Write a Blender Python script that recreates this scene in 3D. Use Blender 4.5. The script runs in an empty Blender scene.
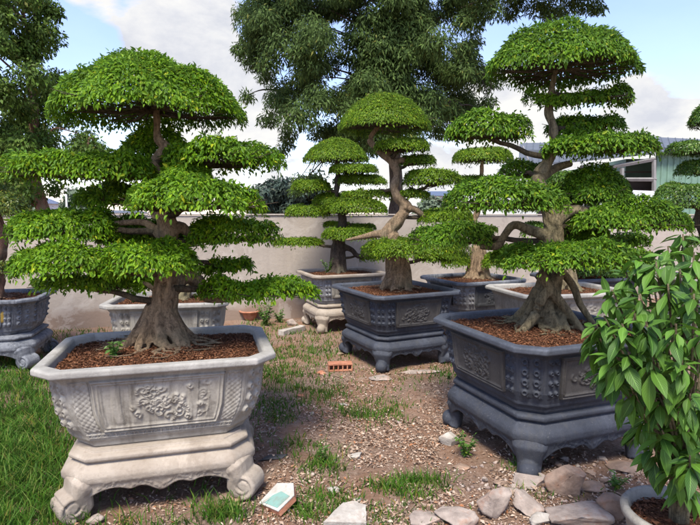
import bpy, bmesh, math, random
import numpy as np
from mathutils import Vector, Matrix, noise as mnoise
R = math.radians
S = bpy.context.scene
COL = S.collection
rs = np.random.RandomState(7)
random.seed(7)

# ------------------------------------------------------------------ camera numbers
F = 526.0; CAMH = 1.6; PITCH = math.atan((262.5 - 215) / 526)
CP, SP = math.cos(PITCH), math.sin(PITCH)
def pt(px, py, Y):                       # photo pixel + distance -> world point
    X = (px - 350) / F; U = (262.5 - py) / F
    d = (X, CP + U * SP, -SP + U * CP); t = Y / d[1]
    return Vector((d[0] * t, Y, CAMH + d[2] * t))
def gp(px, py, z=0.0):                   # photo pixel on the plane z
    X = (px - 350) / F; U = (262.5 - py) / F
    d = (X, CP + U * SP, -SP + U * CP); t = (z - CAMH) / d[2]
    return Vector((d[0] * t, d[1] * t, z))
def proj(x, y, z):
    z = z - CAMH; d = y * CP - z * SP; u = y * SP + z * CP
    return 350 + F * x / d, 262.5 - F * u / d

# ------------------------------------------------------------------ helpers
def empty(name, loc=(0, 0, 0), rz=0.0):
    o = bpy.data.objects.new(name, None); COL.objects.link(o)
    o.location = loc; o.rotation_euler = (0, 0, rz); o.empty_display_size = .1
    return o
def tag(o, label=None, cat=None, group=None, kind=None):
    if label: o['label'] = label
    if cat: o['category'] = cat
    if group: o['group'] = group
    if kind: o['kind'] = kind
    return o
def link(name, me, mat=None, parent=None, smooth=True):
    o = bpy.data.objects.new(name, me); COL.objects.link(o)
    if mat: me.materials.append(mat)
    if parent: o.parent = parent
    if smooth and len(me.polygons): me.polygons.foreach_set('use_smooth', [True] * len(me.polygons))
    return o
def npmesh(name, V, Fc):                 # V (n,3), Fc (m,k) all faces the same size
    me = bpy.data.meshes.new(name); V = np.asarray(V, np.float32); Fc = np.asarray(Fc, np.int32)
    me.vertices.add(len(V)); me.vertices.foreach_set('co', V.ravel())
    k = Fc.shape[1]; me.loops.add(Fc.size); me.polygons.add(len(Fc))
    me.loops.foreach_set('vertex_index', Fc.ravel())
    me.polygons.foreach_set('loop_start', np.arange(len(Fc), dtype=np.int32) * k)
    me.update(calc_edges=True); return me
def bmobj(name, bm, mat=None, parent=None, smooth=False):
    bmesh.ops.recalc_face_normals(bm, faces=bm.faces)
    me = bpy.data.meshes.new(name); bm.to_mesh(me); bm.free()
    return link(name, me, mat, parent, smooth)
def bx(bm, c, s, rot=None):
    r = bmesh.ops.create_cube(bm, size=1)
    M = Matrix.Translation(c) @ (rot.to_4x4() if rot else Matrix()) @ Matrix.Diagonal((s[0], s[1], s[2], 1))
    bmesh.ops.transform(bm, matrix=M, verts=r['verts'])
def tube(bm, pts, rad, seg=8, cap=True, flute=0.0, ph=0.0, nf=5):
    pts = [Vector(p) for p in pts]; rings = []; n = len(pts)
    up = Vector((0.13, 0.31, 1)).normalized()
    for i, p in enumerate(pts):
        t = (pts[min(i + 1, n - 1)] - pts[max(i - 1, 0)])
        t = t.normalized() if t.length > 1e-9 else Vector((0, 0, 1))
        a = t.cross(up if abs(t.dot(up)) < .95 else Vector((1, 0, 0))).normalized(); b = t.cross(a)
        ring = []
        for k in range(seg):
            th = 2 * math.pi * k / seg
            r = rad[i] * (1 + flute * math.sin(nf * th + ph + i * .35) + flute * .5 * math.sin((nf + 3) * th + i * .6))
            ring.append(bm.verts.new(p + a * (r * math.cos(th)) + b * (r * math.sin(th))))
        rings.append(ring)
    for i in range(n - 1):
        for k in range(seg):
            bm.faces.new((rings[i][k], rings[i][(k + 1) % seg], rings[i + 1][(k + 1) % seg], rings[i + 1][k]))
    if cap:
        bm.faces.new(rings[0]); bm.faces.new(rings[-1])
def catmull(P, k=4):
    P = [tuple(p) for p in P]; out = []
    A = np.array([P[0]] + P + [P[-1]], float)
    for i in range(1, len(A) - 2):
        for j in range(k):
            t = j / k
            out.append(.5 * ((2 * A[i]) + (A[i + 1] - A[i - 1]) * t + (2 * A[i - 1] - 5 * A[i] + 4 * A[i + 1] - A[i + 2]) * t * t + (-A[i - 1] + 3 * A[i] - 3 * A[i + 1] + A[i + 2]) * t ** 3))
    out.append(A[-2]); return np.array(out)
_ph = rs.rand(40) * 6.28; _dr = rs.randn(40, 3)
def sn(x, y, z, s, k0=0, n=6):           # cheap smooth noise, about -1..1
    v = 0
    for k in range(k0, k0 + n):
        d = _dr[k] / np.linalg.norm(_dr[k]); f = s * (1 + .45 * (k - k0))
        v = v + np.sin((x * d[0] + y * d[1] + z * d[2]) * f + _ph[k] + 1.3 * np.sin((y * d[0] - x * d[1] + z) * f * .6 + _ph[39 - k]))
    return v / n * 1.6
def gh(x, y):                            # ground height
    near = np.exp(-((x - 1.0) ** 2 / .9 + (y - 2.75) ** 2 / .12))
    return .010 * sn(x, y, 0, 2.2, 0, 5) + .006 * sn(x, y, 0, 9, 6, 5) + .05 * near

# ------------------------------------------------------------------ materials
def mat(name, rough=.8, spec=.3):
    m = bpy.data.materials.new(name); m.use_nodes = True
    nt = m.node_tree; b = nt.nodes['Principled BSDF']
    b.inputs['Roughness'].default_value = rough; b.inputs['Specular IOR Level'].default_value = spec
    return m, nt, b
def nd(nt, t, **kw):
    n = nt.nodes.new(t)
    for k, v in kw.items():
        if k in n.inputs: n.inputs[k].default_value = v
        else: setattr(n, k, v)
    return n
def noise(nt, scale, detail=4, vec=None, rough=.55, dist=0.0):
    n = nd(nt, 'ShaderNodeTexNoise', Scale=scale, Detail=detail, Roughness=rough, Distortion=dist)
    if vec is not None: nt.links.new(vec, n.inputs['Vector'])
    return n.outputs['Fac']
def ramp(nt, fac, stops):
    r = nt.nodes.new('ShaderNodeValToRGB'); e = r.color_ramp.elements
    while len(e) < len(stops): e.new(.5)
    for i, (p, c) in enumerate(stops):
        e[i].position = p; e[i].color = (c[0], c[1], c[2], 1) if not isinstance(c, (int, float)) else (c, c, c, 1)
    nt.links.new(fac, r.inputs['Fac']); return r.outputs['Color']
def mix(nt, a, b, fac, mode='MIX'):
    m = nd(nt, 'ShaderNodeMix', data_type='RGBA', blend_type=mode)
    for v, i in ((fac, 0), (a, 6), (b, 7)):
        if isinstance(v, (int, float)): m.inputs[i].default_value = v
        elif isinstance(v, tuple): m.inputs[i].default_value = (v[0], v[1], v[2], 1)
        else: nt.links.new(v, m.inputs[i])
    return m.outputs[2]
def bump(nt, b, h, strength=.5, dist=.01):
    n = nd(nt, 'ShaderNodeBump', Strength=strength, Distance=dist)
    nt.links.new(h, n.inputs['Height']); nt.links.new(n.outputs[0], b.inputs['Normal'])
def objvec(nt, scale=(1, 1, 1)):
    t = nt.nodes.new('ShaderNodeTexCoord'); m = nd(nt, 'ShaderNodeMapping'); m.inputs['Scale'].default_value = scale
    nt.links.new(t.outputs['Object'], m.inputs['Vector']); return m.outputs[0]

def cement(name, base, dark, stain, rough=.85, streak=.5, speck=None):
    m, nt, b = mat(name, rough, .25); v = objvec(nt)
    c = ramp(nt, noise(nt, 5, 8, v, .65), [(.3, dark), (.62, base)])
    vs = objvec(nt, (14, 14, 1.0))
    c = mix(nt, c, stain, ramp(nt, noise(nt, 1.6, 6, vs, .6), [(.50, 0.0), (.68, streak)]))
    c = mix(nt, c, dark, ramp(nt, noise(nt, 38, 5, v, .7), [(.52, 0.0), (.68, .55)]))
    if speck: c = mix(nt, c, speck, ramp(nt, noise(nt, 90, 3, v, .6), [(.64, 0.0), (.7, .7)]))
    c = mix(nt, c, tuple(min(.6, x * 1.3 + .015) for x in base), ramp(nt, noise(nt, 2.7, 9, v, .75, .6), [(.55, 0.0), (.64, .5)]))
    c = mix(nt, c, tuple(x * .8 for x in stain), ramp(nt, noise(nt, 11, 10, v, .78, .3), [(.56, 0.0), (.66, .5)]))
    nt.links.new(c, b.inputs['Base Color'])
    bump(nt, b, noise(nt, 40, 10, v, .8), .6, .010)
    return m
M = {}
M['pale'] = cement('weathered_pale_cement', (.345, .325, .285), (.225, .205, .175), (.15, .13, .105), streak=.55)
M['pale_panel'] = cement('stained_pale_cement', (.345, .32, .275), (.20, .18, .15), (.105, .09, .072), streak=.9)
M['pale_rim'] = cement('grey_cement_rim', (.37, .355, .325), (.25, .24, .22), (.20, .185, .16), streak=.35)
M['cream'] = cement('cream_cement', (.36, .31, .255), (.25, .205, .16), (.27, .22, .17), streak=.35)
M['slate'] = cement('slate_blue_cement', (.050, .057, .076), (.030, .034, .045), (.072, .073, .076), .62, .5, (.13, .135, .15))
M['slate_rim'] = cement('slate_blue_rim', (.074, .084, .106), (.044, .050, .065), (.055, .058, .064), .55, .4, (.18, .19, .22))
M['slate_panel'] = cement('dark_stone_panel', (.072, .068, .066), (.042, .040, .041), (.024, .023, .022), .6, .5, (.15, .14, .12))
M['grey'] = cement('mid_grey_cement', (.30, .30, .31), (.19, .19, .20), (.12, .12, .12), streak=.5)
M['greypanel'] = cement('charcoal_panel', (.085, .088, .095), (.05, .052, .058), (.03, .03, .03), .7, .4)
M['bluegrey'] = cement('blue_grey_cement', (.20, .21, .23), (.07, .08, .10), (.035, .04, .05), .75, .8, (.5, .5, .5))

def leafmat(name, cols, rough=.42, trans=.28, spec=.45):
    m, nt, b = mat(name, rough, spec)
    g = nt.nodes.new('ShaderNodeNewGeometry')
    c = ramp(nt, g.outputs['Random Per Island'], [(.965 * i / (len(cols) - 1), k) for i, k in enumerate(cols)] + [(.985, (cols[-1][0] * 1.7, cols[-1][1] * 1.15, cols[-1][2]))])
    v = objvec(nt)
    c = mix(nt, c, tuple(x * .55 for x in cols[0]), ramp(nt, noise(nt, 6, 3, v), [(.42, .0), (.7, .5)]))
    nt.links.new(c, b.inputs['Base Color'])
    t = nt.nodes.new('ShaderNodeBsdfTranslucent')
    ct = mix(nt, c, (.9, 1.0, .35), .35, 'MULTIPLY')
    br = nd(nt, 'ShaderNodeBrightContrast'); nt.links.new(c, br.inputs[0]); br.inputs['Bright'].default_value = .03
    nt.links.new(br.outputs[0], t.inputs['Color'])
    ms = nd(nt, 'ShaderNodeMixShader'); ms.inputs[0].default_value = trans
    nt.links.new(b.outputs[0], ms.inputs[1]); nt.links.new(t.outputs[0], ms.inputs[2])
    nt.links.new(ms.outputs[0], nt.nodes['Material Output'].inputs['Surface'])
    return m
M['leafA'] = leafmat('fresh_green_leaf', [(.050, .125, .004), (.095, .215, .005), (.145, .29, .006), (.23, .38, .012)], .5, .34, .22)
M['leafG'] = leafmat('green_leaf', [(.042, .105, .006), (.075, .175, .007), (.115, .24, .009), (.18, .31, .016)], .5, .34, .22)
M['leafC'] = leafmat('clipped_green_leaf', [(.06, .125, .006), (.10, .19, .007), (.135, .24, .009), (.19, .29, .016)], .5, .32, .2)
M['leafD'] = leafmat('deep_green_leaf', [(.035, .085, .008), (.06, .14, .009), (.085, .18, .012), (.13, .23, .02)])
M['leafY'] = leafmat('olive_green_leaf', [(.04, .09, .012), (.08, .14, .015), (.15, .20, .02), (.22, .24, .03)])
M['leafBig'] = leafmat('dark_tree_leaf', [(.045, .080, .020), (.062, .11, .026), (.088, .15, .034), (.13, .20, .05)], .65, .3, .2)
M['leafLeft'] = leafmat('dark_broad_leaf', [(.04, .08, .010), (.065, .125, .014), (.10, .18, .018), (.085, .13, .02)], .6, .25, .25)
M['leafFar'] = leafmat('hazy_far_tree_leaf', [(.035, .06, .045), (.045, .075, .055), (.055, .085, .06)], .7, .15)  # bluish haze of distance mixed into the leaf colour
M['leafPale'] = leafmat('pale_bush_leaf', [(.12, .17, .11), (.16, .21, .14)], .7, .15)
M['grass'] = leafmat('grass_blade', [(.034, .095, .010), (.054, .145, .012), (.082, .19, .014), (.17, .20, .045)], .6, .3, .2)
M['weed'] = leafmat('weed_leaf', [(.05, .12, .02), (.08, .18, .025), (.12, .22, .03)], .55, .25)

def barkmat(name, a, b_, sc=1.0):
    m, nt, b = mat(name, .85, .2); v = objvec(nt, (1, 1, .22))
    c = ramp(nt, noise(nt, 26 * sc, 10, v, .7, 1.0), [(.36, b_), (.52, a), (.70, tuple(x * 1.35 for x in a))])
    v2 = objvec(nt)
    c = mix(nt, c, tuple(x * .45 for x in b_), ramp(nt, noise(nt, 60 * sc, 8, v2, .75, .4), [(.50, 0.0), (.62, .65)]))
    c = mix(nt, c, (.16, .16, .10), ramp(nt, noise(nt, 5, 5, v2), [(.50, 0.0), (.70, .5)]))
    nt.links.new(c, b.inputs['Base Color']); bump(nt, b, noise(nt, 34 * sc, 10, v, .75, 1.2), 1.0, .03); return m
M['barkA'] = barkmat('grey_brown_bark', (.31, .22, .135), (.12, .082, .05))
M['barkG'] = barkmat('greenish_grey_bark', (.25, .205, .12), (.09, .072, .042))
M['barkD'] = barkmat('dark_bark', (.085, .065, .05), (.03, .024, .02))
M['barkRed'] = barkmat('reddish_bark', (.20, .11, .075), (.10, .06, .045))
M['twig'] = barkmat('twig_bark', (.10, .075, .05), (.04, .03, .02))

def soilmat():
    m, nt, b = mat('red_brown_soil', .95, .1); v = objvec(nt)
    c = ramp(nt, noise(nt, 60, 8, v, .75), [(.35, (.045, .022, .013)), (.5, (.12, .055, .030)), (.68, (.22, .11, .06))])
    nt.links.new(c, b.inputs['Base Color']); bump(nt, b, noise(nt, 70, 8, v, .8), 1, .02); return m
M['soil'] = soilmat()
def chipmat(name, cols, rough=.8):
    m, nt, b = mat(name, rough, .2); g = nt.nodes.new('ShaderNodeNewGeometry')
    c = ramp(nt, g.outputs['Random Per Island'], [(i / (len(cols) - 1), k) for i, k in enumerate(cols)])
    nt.links.new(c, b.inputs['Base Color']); return m
M['mulch'] = chipmat('mulch_chips', [(.06, .025, .014), (.13, .052, .025), (.21, .088, .040), (.10, .038, .020), (.27, .14, .075)])
M['litter'] = chipmat('dry_litter', [(.14, .088, .06), (.31, .215, .155), (.43, .325, .245), (.22, .14, .095), (.50, .41, .33), (.26, .17, .12), (.30, .13, .06)])
M['gravel'] = chipmat('gravel_bits', [(.20, .15, .13), (.34, .27, .23), (.42, .36, .31), (.26, .17, .14)])
def groundmat():
    m, nt, b = mat('dirt_ground', .95, .15); v = objvec(nt)
    c = ramp(nt, noise(nt, 45, 8, v, .75), [(.33, (.13, .082, .056)), (.5, (.25, .17, .125)), (.68, (.40, .30, .235))])
    c = mix(nt, c, (.25, .135, .08), ramp(nt, noise(nt, 1.6, 8, v, .7, .4), [(.42, 0.0), (.6, .7)]))
    c = mix(nt, c, (.36, .30, .24), ramp(nt, noise(nt, 3.1, 9, v, .75, .5), [(.55, 0.0), (.66, .5)]))
    c = mix(nt, c, (.07, .045, .03), ramp(nt, noise(nt, 7, 9, v, .75), [(.57, 0.0), (.68, .6)]))
    c = mix(nt, c, (.10, .095, .05), ramp(nt, noise(nt, 1.1, 6, v, .65), [(.55, 0.0), (.68, .45)]))
    nt.links.new(c, b.inputs['Base Color']); bump(nt, b, noise(nt, 60, 8, v, .8), .9, .02); return m
M['ground'] = groundmat()
def rockmat(name, a, b_, red):
    m, nt, b = mat(name, .9, .2); v = objvec(nt)
    c = ramp(nt, noise(nt, 9, 8, v, .65), [(.35, b_), (.62, a)])
    c = mix(nt, c, red, ramp(nt, noise(nt, 14, 5, v, .6), [(.52, 0.0), (.7, .7)]))
    nt.links.new(c, b.inputs['Base Color']); bump(nt, b, noise(nt, 40, 8, v, .7), .7, .01); return m
M['rock'] = rockmat('grey_pink_rock', (.40, .335, .29), (.22, .18, .155), (.29, .155, .10))
M['rock2'] = rockmat('tan_rock', (.36, .26, .195), (.20, .14, .105), (.31, .165, .10))
M['white'] = rockmat('whitish_stone', (.46, .43, .385), (.30, .27, .235), (.30, .23, .18))
M['slatechip'] = rockmat('dark_slate', (.10, .10, .105), (.05, .05, .05), (.12, .11, .10))
M['terracotta'] = rockmat('terracotta', (.46, .20, .12), (.30, .13, .08), (.52, .30, .20))
def wallmat():
    m, nt, b = mat('plastered_wall', .9, .15); v = objvec(nt)
    c = ramp(nt, noise(nt, 1.3, 8, v, .6), [(.3, (.34, .295, .25)), (.7, (.425, .375, .325))])
    vs = objvec(nt, (2.5, 2.5, .25))
    c = mix(nt, c, (.28, .245, .22), ramp(nt, noise(nt, 2.2, 6, vs, .6), [(.5, 0.0), (.75, .5)]))
    t = nt.nodes.new('ShaderNodeTexCoord'); sx = nt.nodes.new('ShaderNodeSeparateXYZ'); nt.links.new(t.outputs['Object'], sx.inputs[0])
    ad = nd(nt, 'ShaderNodeMath', operation='ADD'); nt.links.new(sx.outputs['Z'], ad.inputs[0]); mu = nd(nt, 'ShaderNodeMath', operation='MULTIPLY'); nt.links.new(noise(nt, 2.5, 6, v), mu.inputs[0]); mu.inputs[1].default_value = -.5; nt.links.new(mu.outputs[0], ad.inputs[1])
    c = mix(nt, c, (.23, .165, .125), ramp(nt, ad.outputs[0], [(0.0, .85), (.12, 0.0)]))
    c = mix(nt, c, (.24, .20, .17), ramp(nt, noise(nt, 1.7, 12, v, .8, 1.6), [(.495, 0.0), (.5, .35), (.505, 0.0)]))
    c = mix(nt, c, (.55, .50, .45), ramp(nt, noise(nt, .9, 9, v, .7, .8), [(.54, 0.0), (.58, .35)]))
    c = mix(nt, c, (.20, .17, .15), ramp(nt, noise(nt, 3.5, 10, v, .75, .5), [(.60, 0.0), (.70, .45)]))
    nt.links.new(c, b.inputs['Base Color']); bump(nt, b, noise(nt, 14, 9, v, .75), .5, .015); return m
M['wall'] = wallmat()
def flat(name, c, rough=.6, spec=.3, var=.25, sc=3.0, metal=0):
    m, nt, b = mat(name, rough, spec); v = objvec(nt)
    k = ramp(nt, noise(nt, sc, 5, v), [(.3, tuple(x * (1 - var) for x in c)), (.7, c)])
    nt.links.new(k, b.inputs['Base Color']); b.inputs['Metallic'].default_value = metal; return m
M['greensheet'] = flat('pale_green_sheet', (.17, .28, .22), .6)
M['roofsheet'] = flat('grey_roof_sheet', (.115, .13, .155), .6)
M['beam'] = flat('pale_steel_beam', (.27, .265, .26), .6)
M['shadeint'] = flat('shed_interior_shade', (.09, .075, .07), .8)  # dark brown stands for the shade inside the open shed
M['tarp'] = flat('white_tarp', (.74, .76, .80), .7)
M['housewhite'] = flat('white_house_wall', (.68, .69, .72), .7)
M['blueroof'] = flat('blue_grey_roof', (.25, .30, .42), .6)
M['redroof'] = flat('red_tile_roof', (.38, .20, .15), .7)
M['dwin'] = flat('dark_window', (.04, .045, .055), .2)
M['tile'] = cement('white_tile_glaze', (.56, .55, .51), (.36, .33, .28), (.25, .21, .17), .45, .5)
M['teal'] = cement('teal_print', (.17, .36, .32), (.24, .33, .29), (.20, .19, .15), .45, .5)
M['goldpaint'] = flat('ochre_paint', (.45, .30, .07), .6)
M['pole'] = flat('white_pole', (.6, .6, .6), .5)
def shrubleaf(name, a, b_):
    m, nt, b = mat(name, .5, .35)
    uv = nd(nt, 'ShaderNodeUVMap'); uv.uv_map = 'leafuv'
    g = nt.nodes.new('ShaderNodeNewGeometry')
    c = ramp(nt, g.outputs['Random Per Island'], [(0, b_), (.6, a), (1, tuple(x * 1.5 for x in a))])
    sx = nt.nodes.new('ShaderNodeSeparateXYZ'); nt.links.new(uv.outputs[0], sx.inputs[0])
    ab = nd(nt, 'ShaderNodeMath', operation='ABSOLUTE'); nt.links.new(sx.outputs[0], ab.inputs[0])
    c = mix(nt, c, tuple(min(1, x * 2.2 + .03) for x in a), ramp(nt, ab.outputs[0], [(0.02, .7), (.07, 0.0)]))
    m1 = nd(nt, 'ShaderNodeMath', operation='MULTIPLY_ADD'); nt.links.new(ab.outputs[0], m1.inputs[0]); m1.inputs[1].default_value = -.35; nt.links.new(sx.outputs[1], m1.inputs[2])
    m2 = nd(nt, 'ShaderNodeMath', operation='MULTIPLY'); nt.links.new(m1.outputs[0], m2.inputs[0]); m2.inputs[1].default_value = 62
    m3 = nd(nt, 'ShaderNodeMath', operation='SINE'); nt.links.new(m2.outputs[0], m3.inputs[0])
    c = mix(nt, c, tuple(x * 1.6 + .01 for x in a), ramp(nt, m3.outputs[0], [(.86, 0.0), (1, .22)]))
    nt.links.new(c, b.inputs['Base Color']); bump(nt, b, m3.outputs[0], .25, .002)
    t = nt.nodes.new('ShaderNodeBsdfTranslucent'); nt.links.new(c, t.inputs['Color'])
    ms = nd(nt, 'ShaderNodeMixShader'); ms.inputs[0].default_value = .25
    nt.links.new(b.outputs[0], ms.inputs[1]); nt.links.new(t.outputs[0], ms.inputs[2])
    nt.links.new(ms.outputs[0], nt.nodes['Material Output'].inputs['Surface']); return m
M['shrubleaf'] = shrubleaf('broad_shrub_leaf', (.075, .165, .018), (.032, .090, .012))

# ------------------------------------------------------------------ leaves
def unit(v): return v / np.maximum(np.linalg.norm(v, axis=1, keepdims=True), 1e-9)
def leaves(P, D, N, L, W, fold=.18, droop=.15, simple=False):
    D = unit(D); N = unit(N - D * np.sum(N * D, 1, keepdims=True)); Sd = np.cross(D, N)
    L = L[:, None]; W = W[:, None]; n = len(P)
    up = N * W * fold
    if simple:
        V = np.stack([P, P + D * L * .45 + Sd * W * .5 + up, P + D * L - N * L * droop, P + D * L * .45 - Sd * W * .5 + up], 1)
        Fc = np.array([[0, 1, 2, 3]])
        k = 4
    else:
        V = np.stack([P, P + D * L * .30 + Sd * W * .5 + up, P + D * L * .68 + Sd * W * .36 + up * .7 - N * L * droop * .4,
                      P + D * L - N * L * droop, P + D * L * .68 - Sd * W * .36 + up * .7 - N * L * droop * .4, P + D * L * .30 - Sd * W * .5 + up], 1)
        Fc = np.array([[0, 1, 2, 3], [0, 3, 4, 5]]); k = 6
    return V.reshape(-1, 3), (np.arange(n)[:, None, None] * k + Fc[None]).reshape(-1, Fc.shape[1])

def dome(q, crown): return (1 - q ** 1.85) ** .85 if crown else (1 - q ** 6.5) ** .42
def pad_geo(c, rx, ry, h, th, n, leaf, simple, tidy, rng, crown=False):
    """leaf shell of one clipped cloud pad"""
    ph = rng.rand(4) * 6.28; am = (.05, .10)[not tidy] if isinstance(tidy, bool) else tidy
    def Rm(t): return 1 - am * .45 + am * (.5 * np.sin(2 * t + ph[0]) + .5 * np.sin(3 * t + ph[1]) + .35 * np.sin(5 * t + ph[2]) + .3 * np.sin(9 * t + ph[3]))
    t = rng.rand(n) * 2 * np.pi; rho = rng.rand(n) ** .43
    under = rng.rand(n) < (.06 if crown else .13)
    x = rx * Rm(t) * rho * np.cos(t); y = ry * Rm(t) * rho * np.sin(t)
    prof = dome(np.clip(rho, 0, 1), crown)
    lump = sn(x + c[0] * 3, y + c[1] * 3, 0, 13 if not tidy else 9, 2, 5)
    z = h * prof + lump * (.034 if am > .09 else .020 if am > .06 else .008) * (.5 + prof)
    nr = np.stack([x / rx ** 2 * rho ** 1.5 * 1.2, y / ry ** 2 * rho ** 1.5 * 1.2, (1.15 - rho) / max(h, .07)], 1); nr = unit(nr)
    depth = rng.rand(n) ** 2 * .055
    edge = np.clip((rho - .78) / .22, 0, 1)
    z -= depth + edge * rng.rand(n) * th * .9
    z = np.where(under, -th * rng.rand(n) * .6 + h * prof * .35 * rng.rand(n), z)
    out = np.stack([np.cos(t), np.sin(t), 0 * t], 1); jit = rng.randn(n, 3)
    tj = .36 + 1.7 * am
    D = out * (.42 + .10 * edge[:, None]) + np.array([0, 0, -1.0]) * (.35 + .8 * edge[:, None]) + jit * tj
    N = nr + rng.randn(n, 3) * (.26 + am) + out * (.9 * edge[:, None])
    L = leaf * (.45 + .75 * rng.rand(n) + .45 * rng.rand(n) ** 4); W = L * (.34 + .16 * rng.rand(n))
    P = np.stack([x, y, z], 1)
    # a few shoots that stick out of the clipped surface
    k = int(n * (.02 if am > .09 else .004)); i = rng.randint(0, n, k)
    P[i, 2] += .012 + .012 * rng.rand(k) * (z[i] > -.02); D[i] = rng.randn(k, 3) * .6 + np.array([0, 0, .25])
    return leaves(P, D, N, L, W, simple=simple)

def fit_pad(x0, x1, y0, y1, Y, depthk=.8, rymax=.48, th=.05, leaf=.03):
    y1 -= 2; y0 += 1.5
    crown = (y1 - y0) / (x1 - x0) > .34
    if not crown and leaf < .0285 and leaf > .0275: y1 -= .10 * (y1 - y0); x0 -= 2; x1 += 2
    """world ellipse whose projected outline fills the photo box"""
    ca = pt((x0 + x1) / 2, (y0 + y1) / 2, Y); rx = (abs(pt(x1, y1, Y).x - pt(x0, y1, Y).x) / 2 - leaf * .3)
    ry = min(rx * depthk, rymax)
    t = np.linspace(0, 2 * np.pi, 32); rr = np.linspace(0, 1, 14)
    T, Q = np.meshgrid(t, rr)
    def ext(z0, h, ry):
        X = ca.x + rx * Q * np.cos(T); Yy = Y + ry * Q * np.sin(T); Z = z0 + h * dome(Q, crown)
        _, a = proj(X, Yy, Z); _, b = proj(ca.x + rx * np.cos(t), Y + ry * np.sin(t), z0 - th)
        return a.min(), b.max()
    for _ in range(8):
        lo, hi = -1., 9.
        for _ in range(30):
            z0 = (lo + hi) / 2
            if ext(z0, .1, ry)[1] > y1: lo = z0
            else: hi = z0
        lo, hi = .03, 1.2
        for _ in range(25):
            h = (lo + hi) / 2
            if ext(z0, h, ry)[0] > y0: lo = h
            else: hi = h
        if h < .055 and ry > .1: ry *= .86
        else: break
    return Vector((ca.x, Y, z0)), rx, ry, h, crown

def remeshed(name, bm, mt, parent, vox=.012, sm=2):
    o = bmobj(name, bm, mt, parent, True)
    r = o.modifiers.new('r', 'REMESH'); r.mode = 'VOXEL'; r.voxel_size = vox; r.use_smooth_shade = True
    s = o.modifiers.new('s', 'SMOOTH'); s.iterations = sm; s.factor = .5
    return o

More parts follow.
